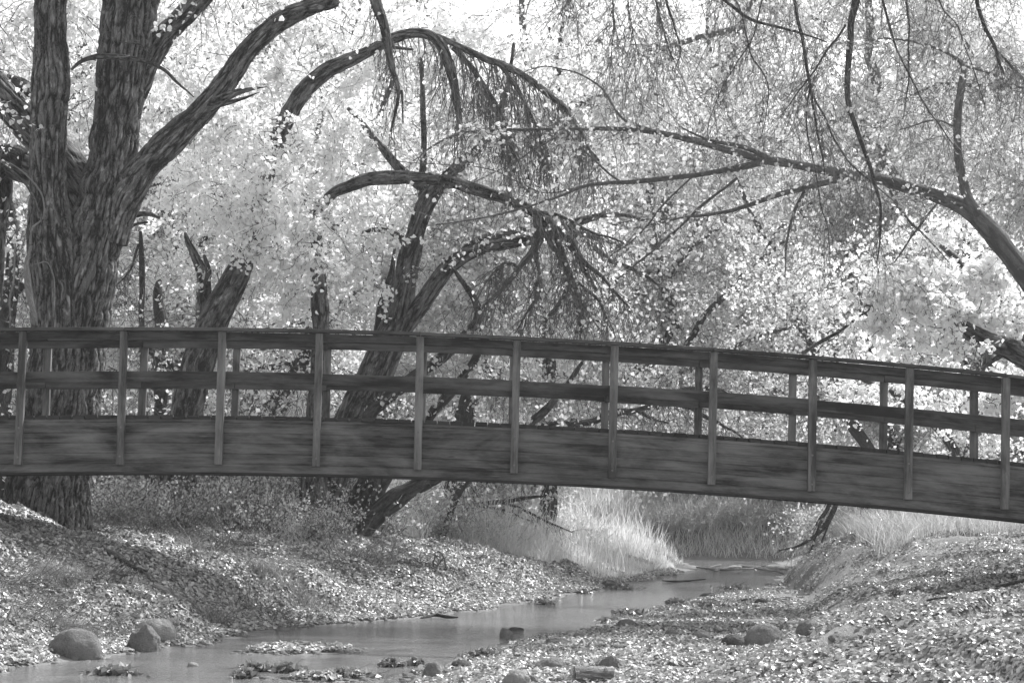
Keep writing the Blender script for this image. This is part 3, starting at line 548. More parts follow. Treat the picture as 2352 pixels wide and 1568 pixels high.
# M: hanging twig curtain upper right, from a tree above and behind
Mt = Tree('overhanging_tree', base(2700, 1260, 30.0), 'bare overhanging branches dangling down from the top at the right', 81, bark='bark2', leaf='leaf_mid')
Mt.limb([(2700,1300,120),(2690,1000,100),(2650,600,90),(2600,200,80),(2520,-80,64),(2400,-260,50),(2200,-330,40),(1990,-260,34),(1800,-220,28),(1560,-180,22),(1380,-120,14)], 30, 24, .1, .03, .06)
hang = [[(1995,-260,28),(1975,-80,27),(1965,0,26),(1950,60,24),(1944,130,22),(1944,200,19),(1955,260,17),(1972,310,15),(1990,365,13),(2005,420,11),(2018,480,9),(2018,540,7),(2010,600,4)],
 [(2250,-320,16),(2240,-100,14),(2245,0,13),(2262,50,13),(2285,110,12),(2300,170,8)],[(2285,110,7),(2320,150,7),(2352,185,6)],[(1800,-220,12),(1810,-60,11),(1825,30,11),(1850,120,10),(1866,200,9),(1880,300,6),(1890,400,3)],
 [(1865,200,6),(1900,280,7),(1940,360,6),(2000,420,5),(2060,470,3)],[(1940,60,8),(1900,120,7),(1860,190,5),(1800,260,3)],[(1560,-180,9),(1530,-60,9),(1525,0,8),(1545,60,7),(1560,120,5),(1555,160,2)],[(1510,-150,8),(1500,-40,7),(1520,60,6),(1545,140,4)],
 [(2010,-260,9),(2015,-60,8),(2040,50,8),(2070,140,6),(2110,220,5),(2160,290,4),(2220,380,2)],[(1700,-200,7),(1660,-60,6),(1700,30,5),(1720,120,5),(1760,200,4),(1740,320,2)],[(2100,-320,8),(2080,-60,7),(2090,60,6),(2085,160,5),(2080,280,3)],
 [(1420,-130,6),(1405,0,5),(1408,70,4),(1400,160,3)],[(1630,-180,10),(1640,-30,10),(1690,20,10),(1750,50,9),(1820,72,8),(1900,100,4)],[(1780,-200,6),(1750,0,5),(1720,100,4),(1660,190,3),(1620,300,2)],[(1460,-130,4),(1440,-10,4),(1450,60,3),(1468,130,2)],
 [(1330,-120,5),(1310,-30,5),(1290,20,3)],[(1860,210,5),(1855,300,5),(1880,420,4),(1900,520,3),(1905,600,2)],[(2120,-300,5),(2150,-20,5),(2200,70,4),(2260,240,3)]]
for f_ in hang:
    C_ = Mt.limb([(q[0], q[1], q[2] * .72) for q in f_], 29.6, 8, .07, 0, .09); Mt.along(C_, 55, 1.4, (0, 0, -.45), .1, 1, .75, r=.0045, K=10, droop=.13, wig=.26, sub=3, nl=60, size=.045)
nv = 170; pv = np.array([at(q[0], q[1], q[2]) for q in zip(Mt.rng.uniform(1380, 2420, nv), Mt.rng.uniform(-260, 330, nv), Mt.rng.uniform(30.5, 33, nv))])
Mt.twigs(pv, Mt.rng.normal(0, .7, (nv, 3)) + [0, 0, -.9], Mt.rng.uniform(.9, 2.6, nv), r=.006, K=14, droop=.05, wig=.13, sub=5, subl=.35, nl=1100, size=.045)
Mt.done()

# N: bright leafy tree lower right
dN = 34.0
Nt = Tree('cottonwood_tree', base(2470, 1240, dN), 'bright leafed cottonwood with a thick low dark limb behind the right railing', 91, leaf='leaf_bright')
Nt.limb([(2480,1300,110),(2470,1100,96),(2440,930,84),(2390,850,72),(2340,812,56,-1),(2290,792,50,-1.2),(2245,772,44,-1.3),(2210,750,36,-1.3),(2195,735,18,-1.3)], dN, 44, .05, .04, .03)
Nt.limb([(2400,860,50,.1),(2360,760,40,.2),(2300,690,30,.1),(2240,640,22,0),(2180,580,14,-.2),(2130,540,8,-.3)], dN, 14, .08, .01, .05)
Nt.limb([(2310,810,16,-.1),(2280,830,12,-.2),(2255,850,6,-.2)], dN, 8, .06)
Nt.limb([(2240,775,16,.2),(2140,740,14,.3),(2060,710,10,.3),(1990,700,6,.3)], dN, 8, .08, 0, .08)
Nt.limb([(1845,812,8,.6),(1880,790,9,.6),(1925,765,8,.6),(1965,735,6,.6),(2010,700,4,.6)], dN, 8, .08, 0, .05)
rn = np.random.default_rng(92)
for q_ in ((2195,735,32.2,.28,90),(2220,700,32.3,.3,100),(2165,760,32.3,.3,90),(2250,800,32.2,.25,60),(2190,690,32.4,.35,120),(2100,640,32.6,.4,150),(2010,660,32.6,.35,110)): Nt.clump(*q_[:4], 6, q_[4], size=.085)
for (px, py, d, r, nl) in ((2170,560,33.4,.62,1300),(2100,620,33.3,.66,1400),(2040,600,33.5,.45,700),(2200,660,33.3,.68,1500),(2110,710,33.3,.6,1200),(2290,620,33.4,.6,1100),(2280,700,33.4,.6,900),(2030,690,33.5,.5,800),(1985,610,33.6,.35,300),(2180,490,33.5,.3,240),(2330,700,33.3,.5,500),(1900,640,33.6,.4,150),(2060,790,33.6,.5,700),(2160,800,33.4,.5,500),(1960,780,34.2,.45,420),(2320,900,34,.6,700),(2200,880,34.4,.6,700),(2100,900,34.6,.5,600),(2000,860,34.8,.5,500)):
    for q_ in range(4):
        Nt.clump(px + rn.normal(0, 38), py + rn.normal(0, 34), d + rn.normal(0, .3), r * rn.uniform(.35, .7), 6, int(nl * .2 * rn.uniform(.5, 1.5)), size=.085)
Nt.done()

# O: dead snags between A and B
O = Tree('dead_snag', base(345, 1120, 38), 'thin dark broken snags standing just right of the huge cottonwood', 101, 'dead tree', 'bark2')
O.limb([(350,1140,26),(335,1000,18),(328,850,15),(326,750,15),(327,640,15),(324,560,12),(322,530,7)], 38, 10, .08, 0, .05)
O.limb([(370,1160,50,.5),(375,1000,40,.5),(372,850,34,.5),(368,740,28,.5),(365,660,20,.5),(372,640,8,.5)], 38, 16, .08, .02, .08)
O.limb([(420,850,18,.2),(380,830,20,.2),(350,805,18,.2),(320,770,12,.2)], 37.5, 10, .08, 0, .04)
O.limb([(324,560,6),(310,600,6),(285,640,4),(260,660,3)], 38, 6, .08)
for C_ in O.C: O.along(C_, 46, 1.0, (.2, 0, -.2), .1, 1, .8, r=.006, droop=.08, sub=3, nl=90)
O.done()
P_ = Tree('twiggy_tree', base(-40, 1150, 36), 'tangle of dark twigs and thin stems at the far left edge behind the trunk', 102, bark='bark2', leaf='leaf_dim')
P_.limb([(-20,1160,60),(0,900,46),(20,700,40),(30,560,30),(10,430,24),(-40,300,20)], 36, 14, .1, .02, .06)
P_.limb([(20,700,20),(60,640,16),(85,560,12),(80,500,6)], 36, 8, .08, 0, .06)
for C_ in P_.C: P_.along(C_, 70, 1.2, (.3, 0, -.5), .1, 1, .7, r=.007, droop=.2, sub=4, nl=500)
P_.clump(40, 640, 37, .9, 20, 500); P_.clump(40, 900, 37, .8, 14, 900); P_.done()

# trees rooted behind the right bank
Q = Tree('shaded_tree', base(2215, 1215, 42), 'leafy tree with a short trunk under the right end of the bridge', 111, leaf='leaf')
Q.limb([(2212,1235,52),(2215,1180,44),(2225,1080,40),(2250,950,34),(2270,820,26),(2280,650,14)], 42, 20, .08, .02, .04)
Q.limb([(2225,1080,24),(2150,980,20),(2050,900,14),(1950,860,8)], 42, 10, .1, 0, .06)
for (px, py, d, r, nl) in ((2280,1000,41,.8,1000),(2150,960,42,.9,1100),(2020,900,43,.9,1100),(2320,1080,41,.7,600),(1900,900,43.5,.9,1000),(2050,560,43,.9,500),(1900,700,44,1.1,1500),(1780,640,44,1.1,1500),(1800,900,44,1,1100)):
    Q.clump(px, py, d, r, 22, nl, size=.065)
Q.done()
S = Tree('drooping_tree', base(1950, 1230, 44), 'drooping dark branch hanging below the bridge near the right bank', 112, bark='bark2', leaf='leaf_dim')
S.limb([(1990,1250,30,2),(1985,1150,28,2),(1975,1080,26,1.5),(1960,1050,20,0)], 44, 10, .1, 0, .05)
for r_ in ([(1960,1050,14),(1910,1180,12),(1880,1220,10),(1835,1250,5),(1790,1262,3)],[(1930,1120,10),(1885,1200,7),(1870,1250,5),(1855,1285,2)],[(1905,1190,6),(1885,1250,4),(1870,1295,2)],[(1890,1120,4),(1900,1160,5),(1875,1210,3)]):
    C_ = S.limb(r_, 44, 6, .1, 0, .06); S.along(C_, 14, .6, (-.1, 0, -.7), .2, 1, .4, r=.006, nl=20, size=.05)
S.done()
T = Tree('dead_leaning_tree', base(1010, 1220, 43), 'mass of dark fallen twigs seen through the railing right of the middle', 113, 'dead tree', 'bark2', 'leaf_dim')
for r_ in ([(1260,980,8),(1330,970,16),(1400,955,16),(1470,950,9),(1540,965,4)],[(1380,965,10),(1450,940,14),(1540,930,12),(1640,960,8),(1700,1010,4)],[(1500,930,10),(1580,900,14),(1650,895,10),(1720,930,5)],[(1180,900,10),(1150,880,14),(1120,870,8)],[(1010,1235,16),(1060,1120,16),(1130,1030,14),(1220,985,12),(1300,972,10)]):
    C_ = T.limb(r_, 43, 8, .08, .0, .12); T.along(C_, 50, .9, (.1, 0, -.3), 0, 1, .7, r=.008, sub=4, nl=200, size=.06)
for (px, py, r, nl) in ((1330,900,.7,600),(1500,880,.8,700),(1650,860,.8,900),(1250,960,.6,600),(1560,1010,.6,500),(1700,1000,.7,800)): T.clump(px, py, 44, r, 22, nl, size=.065)
T.done()

# willow-like twig veil centre right (1400-1800, 550-800)
V = Tree('willow_tree', base(1078, 1210, 47), 'fine twigged dull willow filling the space right of the dead twig fan', 114, leaf='leaf_dim', bark='bark2')
V.limb([(1078,1240,22),(1085,1150,20),(1180,1040,22),(1400,900,24),(1540,760,22),(1520,620,18),(1500,480,10)], 47, 14, .1, .01, .08)
for r_ in ([(1570,800,16),(1640,700,14),(1720,620,10),(1800,560,6)],[(1560,750,14),(1480,680,12),(1400,640,8),(1340,640,4)],[(1590,850,14),(1680,800,12),(1780,760,8),(1860,740,4)],[(1530,640,12),(1600,560,10),(1680,500,8)],[(1560,700,10),(1480,600,8),(1420,560,4)]):
    C_ = V.limb(r_, 47, 8, .1, 0, .12); V.along(C_, 90, 1.6, (0, 0, -.2), 0, 1, .8, r=.009, droop=.16, sub=4, nl=1500, size=.07)
V.done()

# ------------------------------------------------------------------ woodland behind: variants, then copies
def bg_tree(seed, h, leafm, nl=26000, label='', lean=0.0):
    rng = np.random.default_rng(seed); root = empty('cottonwood_tree', (0, 0, 0), label, 'tree', 'trees of the woodland behind the stream')
    t, wv, l = Acc(), Acc(), Acc(); tips = []
    for st in range(rng.integers(1, 4)):
        dx, dy = rng.normal(0, .16, 2); r0 = h * .018; ks = np.linspace(0, 1, 6)
        pts = np.array([[dx * h * k * 1.2 + rng.normal(0, .15), dy * h * k + rng.normal(0, .1), h * .92 * k, r0 * (1 - .85 * k)] for k in ks]); pts[0, :3] = (st * .3, 0, -.3)
        C = limb(t, pts, 8, .4, 0, .2, seed + st)
        for _ in range(7):
            P0, T_ = sample_on(C, rng, 1, .15, .95); dr = norm(rng.normal(0, 1, (1, 3)) * [1, 1, .4] + [0, 0, .35])[0]; ln = h * rng.uniform(.16, .34)
            q = np.array([P0[0] + dr * ln * k + np.array([0, 0, -.25 * ln * k * k]) for k in (0, .35, .7, 1)]); qr = np.array([r0 * .35, r0 * .25, r0 * .15, .02])
            C2 = limb(t, np.column_stack([q, qr]), 6, .35, 0, .15, seed + _); tips.append(C2)
        tips.append(C[len(C)//3:])
    nodes = []
    for C in tips:
        n = 26; P0, T_ = sample_on(C, rng, n, .1, 1); P = grow(rng, P0, T_ + rng.normal(0, .9, (n, 3)), h * .13 * rng.uniform(.5, 1.3, n), 7, .12, .22); tubes(wv, P, taper(n, 7, .016, .006)); nodes.append(P[:, 1:].reshape(-1, 3))
        i = rng.integers(0, n, n * 3); k = rng.integers(1, 6, n * 3); Q_ = grow(rng, P[i, k], rng.normal(0, 1, (n * 3, 3)), h * .06, 5, .2, .25); tubes(wv, Q_, taper(n * 3, 5, .008, .004)); nodes.append(np.repeat(Q_.reshape(-1, 3), 2, 0))
    nl = int(nl * 1.15); nd = np.vstack(nodes); c = nd[rng.integers(0, len(nd), nl)] + rng.normal(0, .16, (nl, 3)); c = c[c[:, 2] > .3]; leaves(l, rng, c, .078)
    t.build('trunk', M['bark2'], root); wv.build('twigs', M['twig'], root); l.build('crown', M[leafm], root, smooth=False); return root
def copy_tree(o, loc, rz, sc, label=None):
    c = o.copy(); scene.collection.objects.link(c); c.location = loc; c.rotation_euler = (0, 0, rz); c.scale = (sc, sc, sc)
    if label: c['label'] = label
    for ch in o.children:
        d = ch.copy(); scene.collection.objects.link(d); d.parent = c
    return c
lab = ['pale leafy cottonwood of the nearest woodland row behind the stream', 'pale leafy cottonwood in the middle distance of the woodland', 'distant pale cottonwood closing the view at the back of the woodland']
protos = [bg_tree(201, 11, 'leaf_bg', 30000), bg_tree(202, 12, 'leaf_bg', 30000), bg_tree(203, 10, 'leaf', 30000), bg_tree(204, 11, 'leaf_bg', 34000), bg_tree(205, 11, 'leaf_dim', 34000)]
ORD = 'first second third fourth fifth sixth seventh eighth ninth tenth eleventh twelfth thirteenth fourteenth fifteenth sixteenth seventeenth eighteenth nineteenth twentieth'.split()
rngt = np.random.default_rng(77); used = [False] * 5; cnt = 0
def put(x, y, sc, label, k=None):
    global cnt
    if k is None: k = cnt % 4; cnt += 1
    loc = (x, y, float(gz(x, y)) - .1); rz = rngt.uniform(0, 6.28)
    if not used[k]:
        used[k] = True; o = protos[k]; o.location = loc; o.rotation_euler = (0, 0, rz); o.scale = (sc,) * 3; o['label'] = label
    else: copy_tree(protos[k], loc, rz, sc, label)
def row(xs_, y0, y1, s0, s1, text, k=None):
    for n_, x in enumerate(xs_): put(x + rngt.uniform(-.8, .8), rngt.uniform(y0, y1), rngt.uniform(s0, s1), text % ORD[n_], k)
row(list(np.arange(-14, 1.5, 3.0)), 46, 51, .95, 1.15, 'pale leafy cottonwood close behind the left bank, %s from the left of its row')
row([10.5, 13.5, 16.5], 50, 55, 1.0, 1.2, 'dull leafed cottonwood behind the right bank, %s from the left of its row', 4)
row([10.2, 13.0], 24.5, 31.5, .72, .8, 'cottonwood outside the right edge shading the right bank, %s from the left')
row([-12, -8.5, -5, 14.5, 17.5, 21], 58, 62, 1.25, 1.45, 'cottonwood of the second woodland row, %s from the left')
row([-20, -16.6, -13.2, -9.8, -6.4, -3, .5, 3.5, 24, 27.5], 76, 84, 1.85, 2.1, 'pale cottonwood in the middle distance of the woodland, %s from the left')
row(list(np.arange(-30, 4, 4.6)) + list(np.arange(5, 34, 2.9)), 96, 112, 2.2, 2.6, 'distant pale cottonwood at the back of the woodland, %s from the left')

# ------------------------------------------------------------------ shrubs
def shrub(seed, h, rad, nl, leafm, twigm, label, size=.045, n=60, up=1.0, name='shrub', group='shrubs on the banks'):
    rng = np.random.default_rng(seed); root = empty(name, (0, 0, 0), label, 'shrub', group); wv, l = Acc(), Acc()
    P0 = rng.normal(0, rad * .25, (n, 3)); P0[:, 2] = 0; Dr = rng.normal(0, .55, (n, 3)); Dr[:, 2] = up
    P = grow(rng, P0, Dr, h * rng.uniform(.6, 1.2, n), 9, .02, .16); tubes(wv, P, taper(n, 9, .009, .003))
    i = rng.integers(0, n, n * 6); k = rng.integers(1, 8, n * 6); Q_ = grow(rng, P[i, k], norm(P[i, k+1-1] - P[i, k-1]) + rng.normal(0, .6, (n * 6, 3)), h * .3, 6, .02, .2); tubes(wv, Q_, taper(n * 6, 6, .005, .002))
    nd = np.vstack([P[:, 3:].reshape(-1, 3), Q_.reshape(-1, 3), Q_.reshape(-1, 3)]); leaves(l, rng, nd[rng.integers(0, len(nd), nl)] + rng.normal(0, .04, (nl, 3)), size)
    wv.build('stems', M[twigm], root); l.build('foliage', M[leafm], root, smooth=False); return root
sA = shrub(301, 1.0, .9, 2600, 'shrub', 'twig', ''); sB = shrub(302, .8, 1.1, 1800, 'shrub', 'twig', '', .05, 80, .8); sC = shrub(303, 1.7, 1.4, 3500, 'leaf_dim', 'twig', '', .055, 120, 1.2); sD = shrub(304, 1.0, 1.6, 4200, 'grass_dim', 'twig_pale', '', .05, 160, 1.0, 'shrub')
def place(proto, px, py, d, sc, label, first):
    p = at(px, py, d); loc = (p[0], p[1], float(gz(p[0], p[1])) - .05); rz = rngt.uniform(0, 6.28)
    if first: proto.location = loc; proto.rotation_euler = (0, 0, rz); proto.scale = (sc,) * 3; proto['label'] = label
    else: copy_tree(proto, loc, rz, sc, label)
l1 = 'leafy undergrowth shrub on the shaded left bank, %s counted from the left'
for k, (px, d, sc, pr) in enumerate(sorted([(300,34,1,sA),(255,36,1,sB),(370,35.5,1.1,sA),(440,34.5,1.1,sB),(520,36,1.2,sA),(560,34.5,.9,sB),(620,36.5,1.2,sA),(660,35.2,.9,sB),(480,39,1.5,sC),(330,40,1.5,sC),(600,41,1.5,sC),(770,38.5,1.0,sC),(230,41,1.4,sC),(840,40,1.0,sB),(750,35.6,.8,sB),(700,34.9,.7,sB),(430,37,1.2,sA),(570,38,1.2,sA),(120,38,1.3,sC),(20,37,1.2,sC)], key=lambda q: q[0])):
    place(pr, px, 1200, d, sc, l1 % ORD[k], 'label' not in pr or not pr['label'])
l2 = 'dark rounded brush on the far bank at the stream bend, %s from the left'; l3 = 'feathery brush in the distance under the bridge, %s from the left'; l4 = 'dark low shrub heap on the crest of the right bank, %s from the left'; cn = {}
sF = shrub(306, 1.4, 1.5, 3600, 'reed', 'twig_pale', '', .05, 260, 1.6)
for k, (px, d, sc, lb) in enumerate([(1520,65.2,1.1,l2),(1580,65,1.1,l2),(1640,65.3,1.2,l2),(1700,65.1,1.1,l2),(1760,65.4,1.2,l2),(1820,65,1.2,l2),(1550,68,1.7,l3),(1630,68.5,1.8,l3),(1710,68,1.8,l3),(1790,68.6,1.9,l3),(1870,67.5,1.8,l3),(1950,68,1.8,l3),(2080,47,.9,l4),(2140,46,1.0,l4),(2195,45,.8,l4),(2230,48,.7,l4)]):
    cn[lb] = cn.get(lb, -1) + 1; place(sD if lb != l3 else sF, px, 1240, d, sc * (.62 if lb == l2 else 1.15), lb % ORD[cn[lb]], k in (0, 6))
l5 = 'pale bushy shrub behind the bright leaf slope, %s in order of place'; l6 = 'pale feathery bush behind the crest of the right bank, %s in order of place'
sE = shrub(305, 1.0, 1.1, 3000, 'grass', 'twig_pale', '', .05, 140, 1.0)
for k, (px, d, sc) in enumerate([(960,43,1.0),(1120,44,.9),(1210,46,.9),(900,44,.8),(1010,47,1.2),(1300,50,1),(1160,49,1.2),(1990,50,1.2),(1900,58,1.4),(2050,53,1.4)]): place(sE, px, 1220, d, sc, (l5 % ORD[k]) if k < 7 else l6 % ORD[k - 7], k == 0)

# ------------------------------------------------------------------ rocks
FOOT = []
def rock(px, py, wpx, hpx, matn, label, seed, z0=None, skew=0.0, rough=.12, name='boulder', depth=.8):
    """py = foot of the rock"""
    z0 = .03 if z0 is None else z0; p = on_z(px, py, z0)
    p = hit(px, py); z0 = float(p[2])
    s = p[1] / F; hw = wpx / 2 * s; hh = hpx * s * .95; FOOT.append((p[0], p[1] + hw * .4, hw)); n, k = 72, 40
    u = np.arange(n) / n * 2 * math.pi; v_ = np.linspace(0, math.pi, k); U, Vv = np.meshgrid(u, v_)
    x, y, z = np.sin(Vv) * np.cos(U), np.sin(Vv) * np.sin(U), np.cos(Vv)
    r = 1 + (vn(x * .8 + seed, y * .8, z * .8) - .5) * .35 + (vn(x * 2.3 + seed, y * 2.3, z * 2.3) - .5) * (.08 + rough * .7) + (vn(x * 6 + seed, y * 6, z * 6) - .5) * (.03 + rough * .35) + (vn(x * 14 + seed, y * 14, z * 14) - .5) * (.012 + rough * .2)
    zz = z * r; zz = np.where(zz < 0, zz * .6, zz); X_ = x * r * hw + skew * np.maximum(zz, 0) * hw; Y_ = y * r * hw * depth; Z_ = zz * hh * .93
    a = Acc(); i = np.arange(k - 1)[:, None] * n; j = np.arange(n)[None]; j2 = (j + 1) % n
    a.add(np.stack([X_, Y_, Z_], -1).reshape(-1, 3), np.stack([i + j, i + n + j, i + n + j2, i + j2], -1).reshape(-1, 4))
    o = a.build(name, M[matn]); o.location = (float(p[0]), float(p[1]) + hw * depth * .5, z0 + hh * .04); tag(o, label, 'rock', 'rocks of the stream bed'); return o
RK = [(162,1506,116,62,'rock','large smooth grey boulder at the left water edge',1,.15,.05),(328,1496,76,62,'rock','rough pitted boulder in front of the pale one at the left bank',2,0,.25),(352,1466,96,56,'rock_pale','pale smooth boulder behind the pitted one at the left bank',3,.1,.05),
 (1752,1486,98,58,'rock','largest boulder of the leafy right bar, rounded top sloping left',4,.25,.08),(1690,1484,62,28,'rock_dark','dark wedge of rock at the left foot of the largest right boulder',5,-.2,.1),(1858,1452,54,32,'rock','grey half buried boulder right behind the largest right boulder',6,.2,.1),
 (1440,1438,54,18,'rock','flat stone half buried where the gravel bar narrows',7,0,.1),(1398,1346,36,16,'rock_dark','black wet rock out in the far stream',8,.1,.2),(1163,1466,32,26,'rock','small round rock at the water edge in the middle',9,0,.15),(1329,1468,30,17,'rock','small domed stone near the water on the bar',10,0,.1),
 (1285,1482,66,22,'rock','long low double stone on the bar near the middle',11,-.2,.1),(1147,1500,26,12,'rock','tiny flat stone in the leaves left of the middle bar',12,0,.1),(994,1560,46,40,'rock','round rock at the bottom edge of the water',13,0,.04),(1183,1578,66,42,'rock_pale','pale angular rock cut by the bottom edge of the picture',14,.25,.15),
 (1222,1572,36,24,'rock','small grey rock touching the pale angular one',15,0,.1),(1262,1540,80,28,'rock','low rock under twigs left of the cut log',16,.2,.15),(1400,1532,50,30,'rock','pointed rock just behind the cut log',17,.2,.1),(1543,1462,34,18,'rock','small hump of stone in the middle of the leafy bar',18,0,.1),
 (1613,1466,48,18,'rock','low dark hump of stone left of the wedge rock',19,0,.1),(1750,1386,30,13,'rock_dark','small dark stone in front of the cut bank',20,0,.1),(1712,1382,22,9,'rock_dark','smaller dark stone beside another before the cut bank',21,0,.1),(1930,1470,60,14,'rock','sunken flat rock in leaves on the right slope',22,0,.1),
 (1630,1370,40,10,'rock_dark','flat wet slab near the far right shore',23,0,.1),(1060,1535,50,20,'rock_dark','dark low rock right of the round one by the water',24,0,.1),(1185,1447,40,8,'rock_dark','thin dark rock behind the round one in midstream',25,0,.2),(285,1466,30,14,'rock','small stone wedged left of the pale boulder',26,0,.1),
 (442,1530,26,10,'rock_pale','pale wet stone awash in the left channel',27,0,.2),(1230,1250,0,0,None,None,0,0,0),(1785,1308,60,12,'rock_pale','pale flat slab at the far end of the water',28,0,.1),(1690,1303,34,7,'rock_pale','small pale slab at the far end of the water',29,0,.1),(905,1420,0,0,None,None,0,0,0)]
for (px, py, wp, hp, mt, lb, sd_, sk, rg) in RK:
    if mt: rock(px, py, wp, hp, mt, lb, sd_ * 3.3, skew=sk, rough=rg)
# ------------------------------------------------------------------ grass, fallen leaves, gravel (stuff)
def blades(name, seed, n, sampler, h, matn, label, wdt=.006, lean=.22):
    rng = np.random.default_rng(seed); x, y = sampler(rng, n); z = gz(x, y); ok = z > .06; x, y, z = x[ok], y[ok], z[ok]; n = len(x)
    d = rng.normal(0, lean, (n, 2)); hh = h(x, y) * rng.uniform(.5, 1.15, n); th = rng.uniform(0, 3.14, n); wv = np.stack([np.cos(th), np.sin(th), 0 * th], 1) * wdt
    p0 = np.stack([x, y, z - .03], 1); p1 = p0 + np.stack([d[:, 0] * hh * .4, d[:, 1] * hh * .4, hh * .55], 1); p2 = p0 + np.stack([d[:, 0] * hh * 1.3, d[:, 1] * hh * 1.3, hh], 1)
    v = np.stack([p0 - wv, p0 + wv, p1 + wv * .8, p1 - wv * .8, p2 + wv * .25, p2 - wv * .25], 1).reshape(-1, 3); i = np.arange(n)[:, None] * 6
    a = Acc(); a.add(v, np.vstack([i + [0, 1, 2, 3], i + [3, 2, 4, 5]]), rnd=np.repeat(rng.random(n), 6))
    tag(a.build(name, M[matn], None, smooth=False), label, 'grass', kind='stuff')
def samp_tall(rng, n):
    y = rng.uniform(43, 60, n); x = xl(y) - .2 - rng.uniform(0, 1, n) ** 1.1 * 8; k = (vn(x * 1.3, y * 1.3, 9) + rng.uniform(-.2, .2, n)) > .4; x, y = x[k], y[k]; return x, y
blades('tall_grass', 401, 110000, samp_tall, lambda x, y: (.25 + .95 * vn(x * 1.4, y * 1.4, 4) * vn(x * 5, y * 5, 6) ** .5) * (.22 + .78 * sm((xl(y) - x) / 3.0)), 'grass', 'tall bright dry grass on the point of the left bank', .007, .3)
blades('grass_stalks', 406, 5200, samp_tall, lambda x, y: (.7 + .8 * vn(x * 2, y * 2, 5)) * (.35 + .65 * sm((xl(y) - x) / 2)), 'grass', 'sparse taller seed stalks standing out of the bright grass', .009, .16)
def samp_mid(rng, n):
    x = rng.uniform(-5, 3.5, n); y = rng.uniform(41, 50, n); k = (xl(y) - x > 2.2) & (vn(x * .8, y * .8) > .35); return x[k], y[k]
blades('mid_grass', 402, 26000, samp_mid, lambda x, y: .5 + .5 * vn(x, y), 'grass', 'loose pale grass behind the fallen leaf slope in the middle', .007, .35)
def samp_right(rng, n):
    y = rng.uniform(36, 54, n); x = rng.uniform(5.5, 13, n); k = (x > 6.3 + (y - 38) * .1) & (vn(x, y, 2) > .2); return x[k], y[k]
blades('bank_grass', 403, 42000, samp_right, lambda x, y: .28 + .45 * vn(x * .6, y * .6), 'grass_dim', 'soft grey grass along the crest of the right bank', .006, .4)
def samp_far(rng, n):
    y = rng.uniform(63.6, 76, n); x = rng.uniform(-6, 18, n); return x, y
blades('far_reeds', 405, 90000, samp_far, lambda x, y: .35 + 1.9 * vn(x * .7, y * .7, 3) * sm((y - 64) / 4), 'reed', 'feathery reeds on the far bank beyond the stream bend', .010, .3)
def samp_tuft(rng, n):
    c = np.array([on_z(p, q, z)[:2] for p, q, z in ((170,1390,.45),(140,1360,.5),(520,1400,.25),(610,1330,.5),(650,1290,.7),(545,1430,.15),(420,1300,.6),(700,1300,.7))]); k = rng.integers(0, len(c), n); q = c[k] + rng.normal(0, .16, (n, 2)); return q[:, 0], q[:, 1]
blades('grass_tufts', 404, 3600, samp_tuft, lambda x, y: .22 + 0 * x, 'grass_dead', 'drooping tufts of dull grass scattered over the left bank', .004, .6)

def litter(name, seed, n, sampler, size, matn, label, mask=None, flat=.3):
    rng = np.random.default_rng(seed); x, y = sampler(rng, n); z = gz(x, y); k = z > .012
    if mask is not None: k &= mask(x, y, rng)
    for (fx, fy, fr) in FOOT:
        if fr > .07: k &= ((x - fx) ** 2 + ((y - fy) / .8) ** 2 > (fr * .95) ** 2) & ~((np.abs(x - fx) < fr * .8) & (y < fy) & (y > fy - fr * 1.5))
    x, y, z = x[k], y[k], z[k]; e = .05; nr = norm(np.stack([-(gz(x + e, y) - z) / e, -(gz(x, y + e) - z) / e, np.ones(len(x))], 1))
    a = Acc(); leaves(a, rng, np.stack([x, y, z + rng.uniform(.004, .03, len(x))], 1), size, True, flat, nr); tag(a.build(name, M[matn], None, smooth=False), label, 'leaves', kind='stuff')
def s_left(rng, n):
    y = 19 + 33 * rng.random(n) ** 1.25; x = xl(y) + .2 - rng.random(n) ** 1.2 * 7.5; return x, y
def s_right(rng, n):
    y = 11.5 + 36 * rng.random(n) ** 1.45; x = rng.uniform(-3.2, 12.5, n); k = (x > xr(y) - .25) & (np.abs(x) < y * .25 + .9); return x[k], y[k]
def bare(x, y): return vn(x * .55 + 4, y * .9) * .6 + vn(x * 2.5, y * 3.5, 2) * .4
litter('fallen_leaves', 501, 300000, s_left, .046, 'litter', 'pale fallen leaves carpeting the left bank', lambda x, y, r: (bare(x, y) + r.random(len(x)) * .35 > .36))
litter('fallen_leaves', 502, 420000, s_right, .043, 'litter', 'pale fallen leaves carpeting the right bank and gravel bar', lambda x, y, r: (bare(x, y) + r.random(len(x)) * .27 > .40 + .11 * sm((x - 2.5) / 2)))
litter('wet_leaves', 503, 110000, s_right, .045, 'litter_dim', 'darker rotted leaves mixed into the litter of the right bank', lambda x, y, r: (bare(x, y) + r.random(len(x)) * .27 > .40 + .11 * sm((x - 2.5) / 2)), .4)
litter('wet_leaves', 504, 80000, s_left, .045, 'litter_dim', 'darker rotted leaves mixed into the litter of the left bank', None, .5)
def s_isl(rng, n):
    k = rng.random(n) < .5; return np.where(k, isl[0], isl2[0]) + rng.normal(0, .8, n), np.where(k, isl[1], isl2[1]) + rng.normal(0, .7, n)
litter('island_leaves', 505, 20000, s_isl, .05, 'litter', 'fallen leaves stranded on the small gravel island in the stream')

